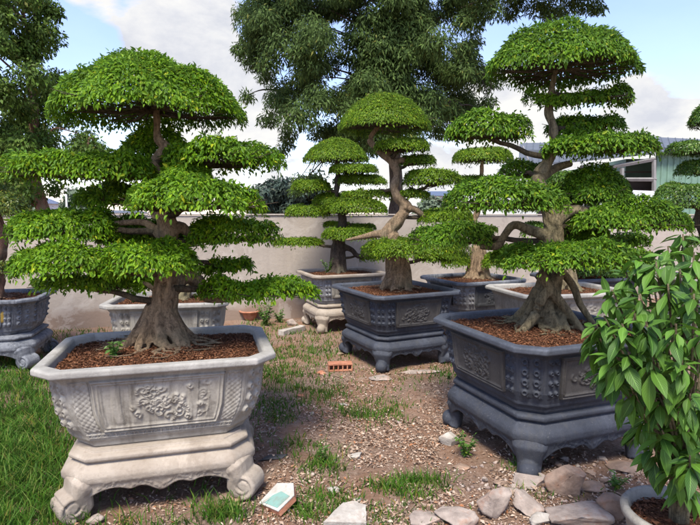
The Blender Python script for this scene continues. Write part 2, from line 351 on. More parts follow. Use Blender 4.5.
def bonsai(label, group, base, Yc, trunk, pads, leafm, bark, leaf=.042, dens=3.4, simple=False, tidy=.12, roots=9, rootlen=.28, seed=1, extra=(), flare=1.0, vox=.011, th=.05, thin=.74):
    """base = world point at the soil. trunk: (px,py,radius px,dy). pads: (x0,x1,y0,y1,dy[,depthk[,tidy]])"""
    rng = np.random.RandomState(seed); rnd = random.Random(seed)
    root = empty('bonsai_tree', base); tag(root, label, 'bonsai tree', group); B = Vector(base)
    ppm = F / Yc
    P4 = [(*(pt(px, py, Yc + dy) - B), r * thin / ppm) for px, py, r, dy in trunk]
    C = catmull(P4, 6)
    bm = bmesh.new(); nC = len(C)
    tube(bm, [Vector(c[:3]) + Vector((mnoise.noise(Vector(c[:3]) * 6), mnoise.noise(Vector(c[:3]) * 6 + Vector((9, 2, 1))), 0)) * .012 for c in C], [max(c[3], .008) * (1 + .10 * math.sin(i * .9 + seed)) for i, c in enumerate(C)], 18, True, .09, seed)
    # secondary strands that twist along the trunk
    rb = C[0][3]
    for k in range(9 if roots else 0):
        th0 = k * .70 + rnd.random(); n_ = int(nC * (.35 + .3 * rnd.random()))
        pts = []; rad = []
        for i in range(n_):
            a = th0 + i * .07; off = C[i][3] * (1.06 - .25 * i / n_)
            pts.append(Vector(C[i][:3]) + Vector((math.cos(a), math.sin(a) * .9, 0)) * off); rad.append(C[i][3] * .22 * (1 - .7 * i / n_) + .004)
        if len(pts) > 2: tube(bm, pts, rad, 8)
    for k in range(roots):
        a = 2 * math.pi * (k + rnd.random() * .6) / roots; ln = rootlen * (.6 + .6 * rnd.random()); pts = []; rad = []
        a2 = a
        for i in range(9):
            s = i / 8; a2 += rnd.uniform(-.18, .18)
            rr = rb * .45 + (ln + rb * .5) * s
            hh = rb * 2.6 * flare * (1 - s) ** 2.6 - .005 - .02 * s
            pts.append(Vector((math.cos(a2) * rr, math.sin(a2) * rr, hh))); rad.append(rb * .27 * (1 - s) ** .8 + .007)
        tube(bm, pts, rad, 8)
    if roots: 
        for k in range(roots + 4):
            a = rnd.random() * 6.28; pts = []; rad = []
            for i in range(7):
                s = i / 6; a += rnd.uniform(-.3, .3); rr = rb * .9 + rootlen * 1.2 * s
                pts.append(Vector((math.cos(a) * rr, math.sin(a) * rr, .012 + rb * .5 * (1 - s) ** 3))); rad.append(.013 * (1 - s) + .004)
            tube(bm, pts, rad, 6)
    for e in extra:                       # explicit thick branches drawn from the photo
        Q = catmull([(*(pt(px, py, Yc + dy) - B), r * .85 / ppm) for px, py, r, dy in e], 4)
        tube(bm, [Vector(q[:3]) for q in Q], [max(q[3], .007) for q in Q], 12, True, .06, 2)
    remeshed('trunk', bm, bark, root, vox, 1)
    sides = [Vector(c[:3]) for c in C]
    for pd in pads:
        x0, x1, y0, y1, dy = pd[:5]; dk = pd[5] if len(pd) > 5 else .8; td = pd[6] if len(pd) > 6 else tidy
        c, rx, ry, h, crown = fit_pad(x0, x1, y0, y1, Yc + dy, dk, th=th, leaf=leaf)
        area = math.pi * rx * ry * (1 + 1.2 * h / ry) + .09 * 4 * (rx + ry) * .5
        n = int(min(34000, area * dens / (leaf * leaf * .27)))
        V, Fc = pad_geo(c, rx, ry, h, th, n, leaf, simple, td, rng, crown)
        o = link('foliage_pad', npmesh('foliage_pad', V, Fc), leafm, root, True); o.location = c - B
        # branch + twigs that carry the pad
        pc = c - B + Vector((0, 0, -.015))
        cand = [s for s in sides if s.z < pc.z + .05] or sides
        s0 = min(cand, key=lambda s: (s - pc).length + max(0, (pc.z - s.z) - .15) * .5)
        bmb = bmesh.new(); mid = (s0 + pc) / 2 + Vector((0, 0, .03 - .25 * min(.3, abs(s0.z - pc.z))))
        Q = catmull([(*s0, .024), (*mid, .018), (*pc, .013)], 4); ln = (s0 - pc).length
        sc = .7 + .9 * min(1, rx)
        tube(bmb, [Vector(q[:3]) + Vector((0, 0, .008 * math.sin(i * 1.7))) for i, q in enumerate(Q)], [q[3] * sc for q in Q], 8)
        nt_ = (34 if crown else 18) if rx > .35 else 9
        for k in range(nt_):
            a = 6.28 * (k + rnd.random()) / nt_; rr = .55 + .38 * rnd.random(); st = Vector(Q[rnd.randrange(len(Q) // 2, len(Q))][:3]) if ln < rx * 1.5 else pc
            e = pc + Vector((rx * rr * math.cos(a), ry * rr * math.sin(a), h * .25 * rnd.random() - (.035 if crown else 0)))
            m1 = (st + e) / 2 + Vector((rnd.uniform(-.03, .03), rnd.uniform(-.03, .03), -.012))
            tube(bmb, [st, m1, e], [.008, .0055, .003], 5, False)
            for j in range(3):
                e2 = e + Vector((rnd.uniform(-.12, .12) * min(1, rx * 2), rnd.uniform(-.12, .12) * min(1, rx * 2), rnd.uniform(-.02, .04))); tube(bmb, [m1.lerp(e, .3 * j), e2], [.004, .002], 4, False)
        bmobj('branch', bmb, M['twig'], root, True)
    return root

# ------------------------------------------------------------------ planters
def octo(a, b, c):
    return [(-a, -b + c), (-a + c, -b), (a - c, -b), (a, -b + c), (a, b - c), (a - c, b), (-a + c, b), (-a, b - c)]
def loft(bm, rings, close_top=False, close_bot=False, flip=False):
    vs = [[bm.verts.new((x, y, z)) for x, y, z in r] for r in rings]
    n = len(vs[0])
    for i in range(len(vs) - 1):
        for k in range(n):
            bm.faces.new((vs[i][k], vs[i][(k + 1) % n], vs[i + 1][(k + 1) % n], vs[i + 1][k]))
    if close_bot: bm.faces.new(vs[0])
    if close_top: bm.faces.new(vs[-1])
def bevel(o, w=.006, seg=2, ang=30):
    b = o.modifiers.new('b', 'BEVEL'); b.width = w; b.segments = seg; b.limit_method = 'ANGLE'; b.angle_limit = R(ang); b.harden_normals = False

def curls(U, Vv, rng, n, cx, cy, sx, sy, amp):
    """relief of scrolls and petals on a grid: returns height"""
    Hh = np.zeros_like(U)
    for _ in range(n):
        x0 = cx + rng.randn() * sx; y0 = cy + rng.randn() * sy; a = rng.rand() * 6.28; r = .012 + .03 * rng.rand(); turn = rng.choice([-1, 1]) * (3 + 3 * rng.rand())
        w = .005 + .004 * rng.rand()
        for s in np.linspace(0, 1, 14):
            rr = r * (1 - .75 * s); th = a + turn * s
            d2 = (U - x0 - rr * np.cos(th)) ** 2 + (Vv - y0 - rr * np.sin(th)) ** 2
            Hh = np.maximum(Hh, np.exp(-d2 / w ** 2) * amp * (.6 + .4 * s))
    return Hh
def panel_h(U, Vv, w, h, rng, style):
    """U in 0..w, V in 0..h metres"""
    d = np.minimum(np.minimum(U, w - U), np.minimum(Vv, h - Vv))
    Hh = .010 * np.exp(-((d - .008) / .005) ** 2) + .006 * np.exp(-((d - .024) / .004) ** 2)
    inner = 1 / (1 + np.exp(-(d - .035) / .003)); Hh -= .006 * inner
    if style == 'pale':
        bars = (.5 + .5 * np.tanh(6 * np.sin(U * 2 * np.pi / .085 + .8 * np.sin(U * 7)))) * np.exp(-((Vv - h / 2) / (h * .42)) ** 8)
        side = 1 - np.exp(-((U - w / 2) / (w * .17)) ** 4)
        Hh += inner * bars * .007 * side
        Hh += inner * curls(U, Vv, rng, 42, w / 2, h / 2, w * .10, h * .17, .015)
        Hh += inner * curls(U, Vv, rng, 8, w * .82, h / 2, w * .05, h * .2, .007)
    else:
        Hh += inner * curls(U, Vv, rng, 45, w / 2, h * .48, w * .12, h * .17, .013)
    return Hh
def corner_h(U, Vv, w, h, rng):
    Hh = np.zeros_like(U); nrow = 4
    for r in range(nrow):
        for cxx in (w * .27, w * .73):
            cy = h * (.14 + .72 * r / (nrow - 1)); q = min(w * .17, .024)
            dd = np.sqrt((U - cxx) ** 2 + ((Vv - cy) * .85) ** 2)
            Hh = np.maximum(Hh, .018 * np.exp(-((dd - q * .55) / (q * .33)) ** 2)); Hh = np.maximum(Hh, .016 * np.exp(-((U - cxx - q * .6) / (q * .3)) ** 2 - ((Vv - cy + q) / (q * .8)) ** 2))
    return Hh
def weave_h(U, Vv, w, h, rng):
    s = 110
    return .0035 * (np.abs(np.sin((U + Vv) * s)) * .6 + np.abs(np.sin((U - Vv) * s)) * .6)
def key_h(U, Vv, w, h, rng):
    s = .045; u = (U % s) / s; v = Vv / h
    a = ((np.abs(v - .2) < .09) | (np.abs(v - .8) < .09) | (np.abs(u - .1) < .09) | ((np.abs(u - .55) < .09) & (v > .35)) | ((np.abs(v - .45) < .08) & (u > .3) & (u < .8)))
    return .006 * a
class Body:
    slim = 0.0
    def __init__(s, a, b, c, z0, z1, prof): s.a, s.b, s.c, s.z0, s.z1, s.prof = a, b, c, z0, z1, prof
    def ring(s, v):
        ins = np.interp(v, [p[0] for p in s.prof], [p[1] for p in s.prof]); z = s.z0 + (s.z1 - s.z0) * v
        return [(x, y, z) for x, y in octo(s.a - ins - s.slim * max(0, 1 - v / .45), s.b - ins, s.c)]
    def patch(s, side, u0, u1, v0, v1, nu, nv, hf, rng, off=.003, style=None):
        U, Vv = np.meshgrid(np.linspace(u0, u1, nu), np.linspace(v0, v1, nv)); P = np.zeros(U.shape + (3,))
        for j in range(nv):
            r = s.ring(Vv[j, 0]); A = np.array(r[side]); Bq = np.array(r[(side + 1) % 8])
            P[j] = A + (Bq - A) * U[j][:, None]
        du = P[0, -1] - P[0, 0]; w = np.linalg.norm(du); dv = P[-1, 0] - P[0, 0]; h = np.linalg.norm(dv)
        nrm = np.cross(du / w, dv / h); nrm /= np.linalg.norm(nrm)
        uu = (U - u0) / (u1 - u0) * w; vv = (Vv - v0) / (v1 - v0) * h
        Hh = hf(uu, vv, w, h, rng) if style is None else hf(uu, vv, w, h, rng, style)
        e = np.minimum(np.minimum(uu, w - uu), np.minimum(vv, h - vv)); Hh = np.where(e < 1e-6, -.012, Hh)
        P = P + nrm * (off + Hh)[..., None]
        idx = np.arange(nu * nv).reshape(nv, nu)
        Fc = np.stack([idx[:-1, :-1], idx[:-1, 1:], idx[1:, 1:], idx[1:, :-1]], -1).reshape(-1, 4)
        return P.reshape(-1, 3), Fc
PROF = [(0, .135), (.06, .13), (.10, .115), (.14, .115), (.3, .095), (.55, .082), (.8, .07), (.90, .045), (.93, .03)]
def chips(n, fn, size, rng, flatk=.25):
    """little slivers: fn(n)->xyz positions"""
    P = fn(n); a = rng.rand(n) * 6.28; D = np.stack([np.cos(a), np.sin(a), rng.randn(n) * .35], 1); N = np.stack([rng.randn(n) * .5, rng.randn(n) * .5, np.ones(n)], 1)
    L = size * (.5 + rng.rand(n) ** 2 * 1.3); W = L * (.2 + .35 * rng.rand(n))
    return leaves(P, D, N, L, W, fold=.25, droop=.1 * 1, simple=True)
PLANTERS = {}
def planter(key, label, group, x, y, deg, a, b, c, z0, z1, mb, mr, mp, style, seed=1, detail=1.0, sides=(1,), soilm=None, mulch=2500, badge=None, slim=0.0):
    rng = np.random.RandomState(seed)
    root = empty('planter', (x, y, z0), R(deg)); tag(root, label, 'planter', group)
    H = z1 - z0; bd = Body(a, b, c, 0, H, PROF); cc = c * .9; bd.c = cc; bd.slim = slim
    bm = bmesh.new(); loft(bm, [bd.ring(v) for v in [0, .05, .08, .10, .12, .14, .2, .3, .42, .55, .7, .8, .86, .90, .93]], False, True)
    o = bmobj('body', bm, mb, root, False); bevel(o, .008, 2, 18)
    # rim: flared lip with inner wall
    bm = bmesh.new()
    def rg(ins, z, ck=0): return [(p, q, z) for p, q in octo(a - ins, b - ins, max(.03, c - ck))]
    w = .055
    loft(bm, [rg(.032, H * .93, .006), rg(.008, H - .042), rg(0, H - .034), rg(0, H - .008), rg(.008, H), rg(w, H + .001, .012), rg(w + .012, H - .012, .014), rg(w + .03, H - .13, .02)])
    o = bmobj('rim', bm, mr, root, False); bevel(o, .006, 2, 25)
    for s in range(8):
        big = s % 2 == 1                   # octo sides: odd = long, even = chamfer
        if not (s in sides): continue
        k = detail
        if big:
            long_ = (s in (1, 5)); W_ = 2 * (a if long_ else b)
            e = .16 / W_
            V, Fc = bd.patch(s, e, 1 - e, .20, .84, int(150 * k * W_ / 1.2), int(64 * k), panel_h, rng, .011, style); link('carved_panel', npmesh('carved_panel', V, Fc), mp, root)
            if style == 'pale':
                V, Fc = bd.patch(s, .01, .99, .12, .185, int(200 * k), int(14 * k), key_h, rng, .002); link('key_pattern_band', npmesh('key_pattern_band', V, Fc), mb, root, False)
                for u0, u1 in ((.02, e - .012), (1 - e + .012, .98)):
                    V, Fc = bd.patch(s, u0, u1, .21, .84, int(30 * k), int(70 * k), weave_h, rng, .002); link('woven_pattern_strip', npmesh('woven_pattern_strip', V, Fc), mb, root)
            else:
                for u0, u1 in ((.012, e - .01), (1 - e + .01, .988)):
                    V, Fc = bd.patch(s, u0, u1, .22, .86, int(30 * k), int(80 * k), corner_h, rng, .002); link('corner_scrolls', npmesh('corner_scrolls', V, Fc), mb, root)
        else:
            V, Fc = bd.patch(s, .06, .94, .22, .86, int(36 * k), int(80 * k), corner_h, rng, .002); link('corner_scrolls', npmesh('corner_scrolls', V, Fc), mb, root)
    if badge:
        s, u0, u1 = badge
        V, Fc = bd.patch(s, u0, u1, .35, .68, 8, 8, lambda U, V, w, h, r: .004 + 0 * U, rng, .012); link('painted_badge', npmesh('painted_badge', V, Fc), M['goldpaint'], root)
        V, Fc = bd.patch(s, u0 + .03, u1 - .03, .44, .59, 8, 8, lambda U, V, w, h, r: .004 + 0 * U, rng, .018); link('painted_badge', npmesh('painted_badge', V, Fc), M['dwin'], root)
    # soil
    n = 46; A_, B_ = a - w - .013, b - w - .013
    gx, gy = np.meshgrid(np.linspace(-1, 1, n), np.linspace(-1, 1, n)); X = gx * A_; Y = gy * B_
    cut = np.maximum(0, np.abs(X) + np.abs(Y) - (A_ + B_ - (c - .012))); X = X - np.sign(X) * cut / 2; Y = Y - np.sign(Y) * cut / 2
    def sz(X, Y): return H - .055 + .045 * np.exp(-(X ** 2 + Y ** 2) / .12) + .007 * sn(X + x, Y + y, 0, 22, 0, 5)
    idx = np.arange(n * n).reshape(n, n); Fc = np.stack([idx[:-1, :-1], idx[:-1, 1:], idx[1:, 1:], idx[1:, :-1]], -1).reshape(-1, 4)
    link('soil', npmesh('soil', np.stack([X, Y, sz(X, Y)], -1).reshape(-1, 3), Fc), M['soil'], root)
    def fn(m):
        px = rng.uniform(-A_, A_, m) * .97; py = rng.uniform(-B_, B_, m) * .97
        c2 = np.maximum(0, np.abs(px) + np.abs(py) - (A_ + B_ - c)); px -= np.sign(px) * c2 / 2; py -= np.sign(py) * c2 / 2
        return np.stack([px, py, sz(px, py) + .002 + .010 * rng.rand(m)], 1)
    V, Fc = chips(int(mulch * 2.4), fn, .014, rng); o = link('mulch', npmesh('mulch', V, Fc), M['mulch'], root, False); tag(o, kind='stuff')
    PLANTERS[key] = (x, y, z1 - .03)
    return root

def sweep_leg(bm, path, wid, dep, dirv, seg=14):
    """path in (out, z); flat-ish section; dirv = outward unit vector"""
    d = Vector((dirv[0], dirv[1], 0)).normalized(); s = Vector((-d.y, d.x, 0)); rings = []
    n = len(path)
    for i, (o_, z) in enumerate(path):
        a = path[max(i - 1, 0)]; b = path[min(i + 1, n - 1)]
        t = Vector((b[0] - a[0], b[1] - a[1])).normalized(); nx, nz = -t.y, t.x
        ring = []
        for k in range(seg):
            th = 2 * math.pi * k / seg; cu, su = math.cos(th), math.sin(th)
            cu = math.copysign(abs(cu) ** .7, cu); su = math.copysign(abs(su) ** .7, su)
            off = dep[i] * su
            ring.append(bm.verts.new(d * (o_ + nx * off) + s * (wid[i] * cu) + Vector((0, 0, z + nz * off))))
        rings.append(ring)
    for i in range(n - 1):
        for k in range(seg): bm.faces.new((rings[i][k], rings[i][(k + 1) % seg], rings[i + 1][(k + 1) % seg], rings[i + 1][k]))
    bm.faces.new(rings[0]); bm.faces.new(rings[-1])

def stand(label, group, x, y, deg, a, b, c, h, m, style='slate', seed=1, relief=True):
    """a,b = half size of the top slab; legs flare at the corners"""
    rng = np.random.RandomState(seed)
    root = empty('plant_stand', (x, y, 0), R(deg)); tag(root, label, 'plant stand', group)
    def rg(out, z): return [(p, q, z) for p, q in octo(a + out, b + out, c)]
    bm = bmesh.new(); e = .002
    loft(bm, [rg(-.05, h * .80), rg(-.018, h * .82), rg(-.018, h * .85), rg(.0, h * .865), rg(.006, h * .89), rg(.006, h * .93), rg(-.004, h * .955), rg(-.03, h * .97), rg(-.03, h - e)], True, True)
    o = bmobj('top_slab', bm, m, root, False); bevel(o, .006, 2, 20)
    # apron: bulging skirt with a scalloped, lightly carved lower edge
    bm = bmesh.new(); O = [Vector((p, q, 0)) for p, q in octo(a, b, c)]; N_ = 120 if relief else 50; cols = []
    pz = [.838, .785, .74, .68, .60, .53]; po = [-.02, .012, .035, .047, .046, .030]
    NR = 20 if relief else 8
    for s in range(8):
        A, Bq = O[s], O[(s + 1) % 8]; L = (Bq - A).length; nn = Vector(((Bq - A).y, -(Bq - A).x, 0)).normalized(); m_ = N_ if s % 2 else 5
        prv = (A - O[s - 1]); nx = (O[(s + 2) % 8] - Bq)
        n0 = (nn + Vector((prv.y, -prv.x, 0)).normalized()).normalized(); n1 = (nn + Vector((nx.y, -nx.x, 0)).normalized()).normalized()
        for i in range(m_):
            u = i / m_; P = A.lerp(Bq, u); nr = nn; kx = .10 / L
            if s % 2 == 0: nr = n0.lerp(n1, u)
            elif u < kx: nr = n0.lerp(nn, u / kx)
            elif u > 1 - kx: nr = nn.lerp(n1, (u - 1 + kx) / kx)
            q = abs(u - .5) * 2
            if s % 2: low = .47 - .13 * math.exp(-(q / .16) ** 2) - .05 * math.exp(-((q - .42) / .10) ** 2) - .16 * max(0, (q - .62) / .38) ** 2
            else: low = .31
            col = []
            for r in range(NR + 1):
                t = r / NR; zz = .838 + (low - .838) * t; out_ = np.interp(-zz, [-x for x in pz] + [-.30], po + [.012]); car = 0
                if relief and s % 2:
                    band = math.exp(-((zz - low - .07) / .055) ** 2) * (q < .86); xx_ = u * L
                    car = band * .009 * max(0, math.sin(xx_ * 150 + 3 * math.sin(zz * 60) + seed) * math.cos(zz * 75 + 2 * math.sin(xx_ * 40))) + .004 * math.exp(-((zz - low - .012) / .012) ** 2)
                col.append(P + nr * (out_ + car) + Vector((0, 0, zz * h)))
            cols.append(col + [P + nr * -.018 + Vector((0, 0, low * h + .003)), P + nr * (-.03) + Vector((0, 0, h * .8))])
    V = [[bm.verts.new(p) for p in c_] for c_ in cols]; n = len(V)
    for i in range(n):
        for k in range(len(V[0]) - 1): bm.faces.new((V[i][k + 1], V[(i + 1) % n][k + 1], V[(i + 1) % n][k], V[i][k]))
    o = bmobj('apron', bm, m, root, True)
    for sx in (-1, 1):
        for sy in (-1, 1):
            d = Vector((sx, sy * (.55 if style == 'scroll' else 1), 0)).normalized(); corner = Vector((sx * (a - c * .5), sy * (b - c * .5), 0)); bm = bmesh.new()
            if style == 'scroll':
                path = [(-.12, h * .72), (-.05, h * .64), (.005, h * .53), (.012, h * .40), (-.006, h * .29), (-.012, h * .18), (.008, h * .09), (.05, h * .06)]
                sweep_leg(bm, path, [.07, .105, .115, .10, .088, .080, .078, .07], [.04, .055, .062, .058, .052, .048, .042, .03], d)
                # curled toe: a spiral roll
                sd = Vector((-d.y, d.x, 0)); pts = []; rad = []
                for i in range(44):
                    th = -1.7 + i * .30; rr = .064 * (1 - i / 46) + .004; pts.append(d * (.052 + rr * math.cos(th)) + Vector((0, 0, .082 + rr * math.sin(th)))); rad.append(.0165 * (1 - i / 120))
                for off in [k * .009 for k in range(-8, 9)]: tube(bm, [p + sd * off for p in pts], rad if abs(off) < .066 else [r * .8 for r in rad], 8)
                tube(bm, [d * .052 + sd * -.080 + Vector((0, 0, .082)), d * .052 + sd * .080 + Vector((0, 0, .082))], [.020, .020], 12)
                bmesh.ops.translate(bm, verts=bm.verts, vec=corner)
                remeshed('leg', bm, m, root, .005 if relief else .009, 2)
            else:
                path = [(-.06, h * .74), (-.01, h * .60), (.012, h * .48), (.0, h * .36), (-.012, h * .22), (-.004, h * .10), (.004, .012)]
                sweep_leg(bm, path, [.10, .115, .105, .085, .074, .072, .076], [.045, .05, .05, .045, .04, .042, .046], d)
                r = bmesh.ops.create_uvsphere(bm, u_segments=20, v_segments=14, radius=.060)
                bmesh.ops.translate(bm, verts=r['verts'], vec=d * .046 + Vector((0, 0, .060)))
                bmesh.ops.translate(bm, verts=bm.verts, vec=corner)
                remeshed('leg', bm, m, root, .008, 3)
    return root

# ------------------------------------------------------------------ GROUND
n = 260
gx, gy = np.meshgrid(np.linspace(-7, 8, n), np.linspace(.9, 13, n)); gz = gh(gx, gy)
idx = np.arange(n * n).reshape(n, n); Fc = np.stack([idx[:-1, :-1], idx[:-1, 1:], idx[1:, 1:], idx[1:, :-1]], -1).reshape(-1, 4)
V = np.stack([gx, gy, gz], -1).reshape(-1, 3).tolist(); Fl = Fc.tolist()
# skirt to the horizon, sewn to the patch border
m0 = len(V); ring = [int(i) for i in list(idx[0, :]) + list(idx[1:, -1]) + list(idx[-1, -2::-1]) + list(idx[-2:0:-1, 0])]
for i in ring:
    p = V[i]; dx, dy = p[0] - .5, p[1] - 6.5; s = 600 / max(abs(dx) / 7.5, abs(dy) / 6.05) / 7; V.append([.5 + dx * s, 6.5 + dy * s, 0])
for k in range(len(ring)):
    k2 = (k + 1) % len(ring); Fl.append([ring[k], m0 + k, m0 + k2, ring[k2]])
g = link('ground', npmesh('ground', V, Fl), M['ground']); tag(g, kind='structure')

# ------------------------------------------------------------------ scatter masks
def in_ell(x, y, cx, cy, rx, ry, rot=0):
    c, s = math.cos(rot), math.sin(rot); dx, dy = x - cx, y - cy
    return ((dx * c + dy * s) / rx) ** 2 + ((-dx * s + dy * c) / ry) ** 2
def pix(x, y): return proj(x, y, np.zeros_like(x))
# grass patches in photo pixels: cx, cy, rx, ry, density, blade height
PATCH = [(10, 455, 60, 90, 1.0, .10), (25, 395, 50, 30, .9, .10), (15, 370, 40, 16, .8, .08), (300, 350, 42, 22, .85, .055), (272, 372, 34, 26, .9, .06), (265, 335, 26, 18, .8, .06),
         (312, 396, 30, 12, .9, .06), (280, 408, 18, 14, .7, .055), (372, 413, 34, 10, 1.0, .055), (414, 493, 34, 10, 1.0, .06), (322, 470, 20, 18, .6, .06), (318, 508, 36, 12, .6, .05), (360, 380, 50, 26, .15, .04),
         (150, 526, 50, 8, .25, .08), (225, 514, 28, 12, .3, .08), (445, 375, 14, 8, .9, .05), (120, 345, 60, 14, .5, .06), (295, 450, 18, 10, .4, .05), (250, 420, 20, 30, .2, .04), (370, 520, 60, 14, .2, .04),
         (410, 380, 22, 12, .25, .04), (200, 350, 80, 14, .6, .06), (180, 490, 60, 18, .03, .08), (520, 470, 22, 12, .15, .04), (555, 500, 40, 12, .1, .04), (300, 318, 22, 12, .6, .06), (60, 335, 50, 10, .6, .06)]
def grass_density(x, y):
    px, py = pix(x, y); d = np.zeros_like(x); hh = np.zeros_like(x)
    for cx, cy, rx, ry, dn, h in PATCH:
        q = np.exp(-(((px - cx) / rx) ** 2 + ((py - cy) / ry) ** 2) ** 1.3 * .9) * dn
        hh = np.where(q > d, h, hh); d = np.maximum(d, q)
    return d, hh
rng = np.random.RandomState(3)
N0 = 520000
# uniform in image space gives even density in the picture; mixed with uniform on the ground
u = rng.rand(N0); yy = 1 / (1 / 9.0 + u * (1 / 1.9 - 1 / 9.0)); xx = rng.uniform(-.78, .78, N0) * yy
d, hh = grass_density(xx, yy)
cl = sn(xx, yy, 0, 9, 3, 6) * .5 + .5; cl = np.clip(cl * 1.1, 0, 1)
keep = rng.rand(N0) < d * (.12 + .88 * cl ** 1.8) * .75
keep &= yy < (8.25 + .277 * xx)
xx, yy, hh = xx[keep], yy[keep], hh[keep]; ng = len(xx)
def blades(x, y, hgt, rng):
    n = len(x); z = gh(x, y) - .004; a = rng.rand(n) * 6.28; w = .0012 + .0016 * rng.rand(n) + .0005 * y; sd = np.stack([np.cos(a), np.sin(a), 0 * a], 1)
    lean = np.stack([rng.randn(n), rng.randn(n), 0 * a], 1) * (hgt * .42)[:, None]; P = np.stack([x, y, z], 1); up = np.array([0, 0, 1.0])
    H = hgt[:, None]
    V = np.stack([P - sd * w[:, None], P + sd * w[:, None], P + lean * .35 + up * H * .55 + sd * w[:, None] * .8, P + lean * .35 + up * H * .55 - sd * w[:, None] * .8,
                  P + lean * 1.1 + up * H * .92 + sd * w[:, None] * .15, P + lean * 1.1 + up * H * .92 - sd * w[:, None] * .15], 1)
    F_ = np.array([[0, 1, 2, 3], [3, 2, 4, 5]]); return V.reshape(-1, 3), (np.arange(n)[:, None, None] * 6 + F_[None]).reshape(-1, 4)
V, Fc = blades(xx, yy, hh * (.45 + .9 * rng.rand(ng)), rng)
tag(link('grass', npmesh('grass', V, Fc), M['grass'], None, True), kind='stuff', label='patches of short green grass on the dirt', cat='grass')

# leaf litter
N0 = 230000
u = rng.rand(N0); yy = 1 / (1 / 8.5 + u * (1 / 1.9 - 1 / 8.5)); xx = rng.uniform(-.75, .75, N0) * yy
px, py = pix(xx, yy); q = np.exp(-(((px - 400) / 150) ** 2 + ((py - 420) / 75) ** 2) ** 1.4) + .28
cl = np.clip(sn(xx, yy, 0, 5, 8, 7) * 1.1 + .5, .06, 1)
left = np.clip((px - 60) / 150, .12, 1)
k = (rng.rand(N0) < q * cl * left) & (yy < 8.25 + .277 * xx); xx, yy = xx[k], yy[k]
V, Fc = chips(len(xx), lambda m: np.stack([xx, yy, gh(xx, yy) + .003 + .008 * rng.rand(m)], 1), .021, rng)
V[:, 2] = np.maximum(V[:, 2], .002 + gh(V[:, 0], V[:, 1]))
tag(link('leaf_litter', npmesh('leaf_litter', V, Fc), M['litter'], None, False), kind='stuff', label='dry brown leaves and chips scattered over the dirt', cat='leaf litter')
# gravel: small faceted bits
N0 = 9000
u = rng.rand(N0); yy = 1 / (1 / 8.3 + u * (1 / 1.9 - 1 / 8.3)); xx = rng.uniform(-.7, .75, N0) * yy; px, py = pix(xx, yy)
q = np.exp(-(((px - 560) / 130) ** 2 + ((py - 490) / 40) ** 2)) + .22; k = (rng.rand(N0) < q * np.clip((px - 40) / 200, .1, 1)) & (yy < 8.2 + .277 * xx); xx, yy = xx[k], yy[k]; m_ = len(xx)
base = np.array([[1, 0, 0], [-1, 0, 0], [0, 1, 0], [0, -1, 0], [0, 0, 1], [0, 0, -1]], float)
tri = np.array([[0, 2, 4], [2, 1, 4], [1, 3, 4], [3, 0, 4], [2, 0, 5], [1, 2, 5], [3, 1, 5], [0, 3, 5]])
sz = .005 + .013 * rng.rand(m_) ** 3; Vg = base[None] * sz[:, None, None] * (.6 + .8 * rng.rand(m_, 6, 1)) * np.array([1, 1, .7]) + rng.randn(m_, 6, 3) * sz[:, None, None] * .25
Vg += np.stack([xx, yy, gh(xx, yy) + sz * .3], 1)[:, None]
tag(link('gravel', npmesh('gravel', Vg.reshape(-1, 3), (np.arange(m_)[:, None, None] * 6 + tri[None]).reshape(-1, 3)), M['gravel'], None, False), kind='stuff', label='small gravel and clods scattered over the dirt', cat='gravel')

# ------------------------------------------------------------------ WALL
wa = R(15.5); wd = Vector((math.cos(wa), math.sin(wa), 0)); P0 = Vector((0, 8.37, 0))
bm = bmesh.new()
bx(bm, (2, 0, .81), (34, .16, 1.68))
w = empty('boundary_wall', P0, wa); tag(w, 'long plain beige plastered boundary wall behind all the potted trees', 'wall')
o = bmobj('wall_body', bm, M['wall'], w); o.location = (0, .08, -.06)
bm = bmesh.new(); bx(bm, (2, .08, 1.606), (34, .20, .022)); o = bmobj('coping', bm, M['wall'], w); bevel(o, .006)

# ------------------------------------------------------------------ PLANTERS AND STANDS
PG, SG, TG = 'carved planters on stands', 'cabriole stands under the planters', 'cloud pruned trees in planters'
planter('A', 'pale weathered grey carved planter full of red-brown mulch, nearest on the left', PG, -1.135, 3.16, 15.5, .632, .475, .115, .350, .812, M['pale'], M['pale_rim'], M['pale_panel'], 'pale', 1, 1.5, (0, 1, 2, 3, 7), mulch=7000, slim=.05)
stand('cream coloured stand with curled scroll feet under the pale planter at front left', SG, -1.13, 3.12, 15.5, .468, .385, .10, .350, M['cream'], 'scroll', 1)
planter('G', 'slate blue octagonal planter with dark panels, nearest on the right', PG, 1.345, 3.63, 20.1, .60, .60, .13, .41, .842, M['slate'], M['slate_rim'], M['slate_panel'], 'slate', 2, 1.3, (0, 1, 2, 7), mulch=6500)
stand('slate blue stand with ball feet resting on flat stones at front right', SG, 1.345, 3.63, 20.1, .475, .475, .11, .41, M['slate'], 'ball', 2)
planter('C', 'slate blue carved planter in the middle, below the curving two-trunk tree', PG, .49, 5.82, 25.8, .54, .58, .085, .37, .80, M['slate'], M['slate_rim'], M['slate_panel'], 'slate', 3, .8, (0, 1, 7), mulch=4000)
stand('slate blue stand under the middle planter, beside the broken red brick', SG, .49, 5.82, 25.8, .42, .46, .09, .37, M['slate'], 'ball', 3)
planter('B', 'whitish planter with chamfered corners in front of the wall, left of the middle blue planter', PG, -.13, 7.50, 22, .56, .48, .09, .40, .80, M['grey'], M['cream'], M['pale_panel'], 'slate', 4, .6, (0, 1, 7), mulch=2500)
stand('cream stand under the whitish planter standing close to the wall', SG, -.13, 7.50, 22, .44, .37, .09, .40, M['cream'], 'ball', 4)
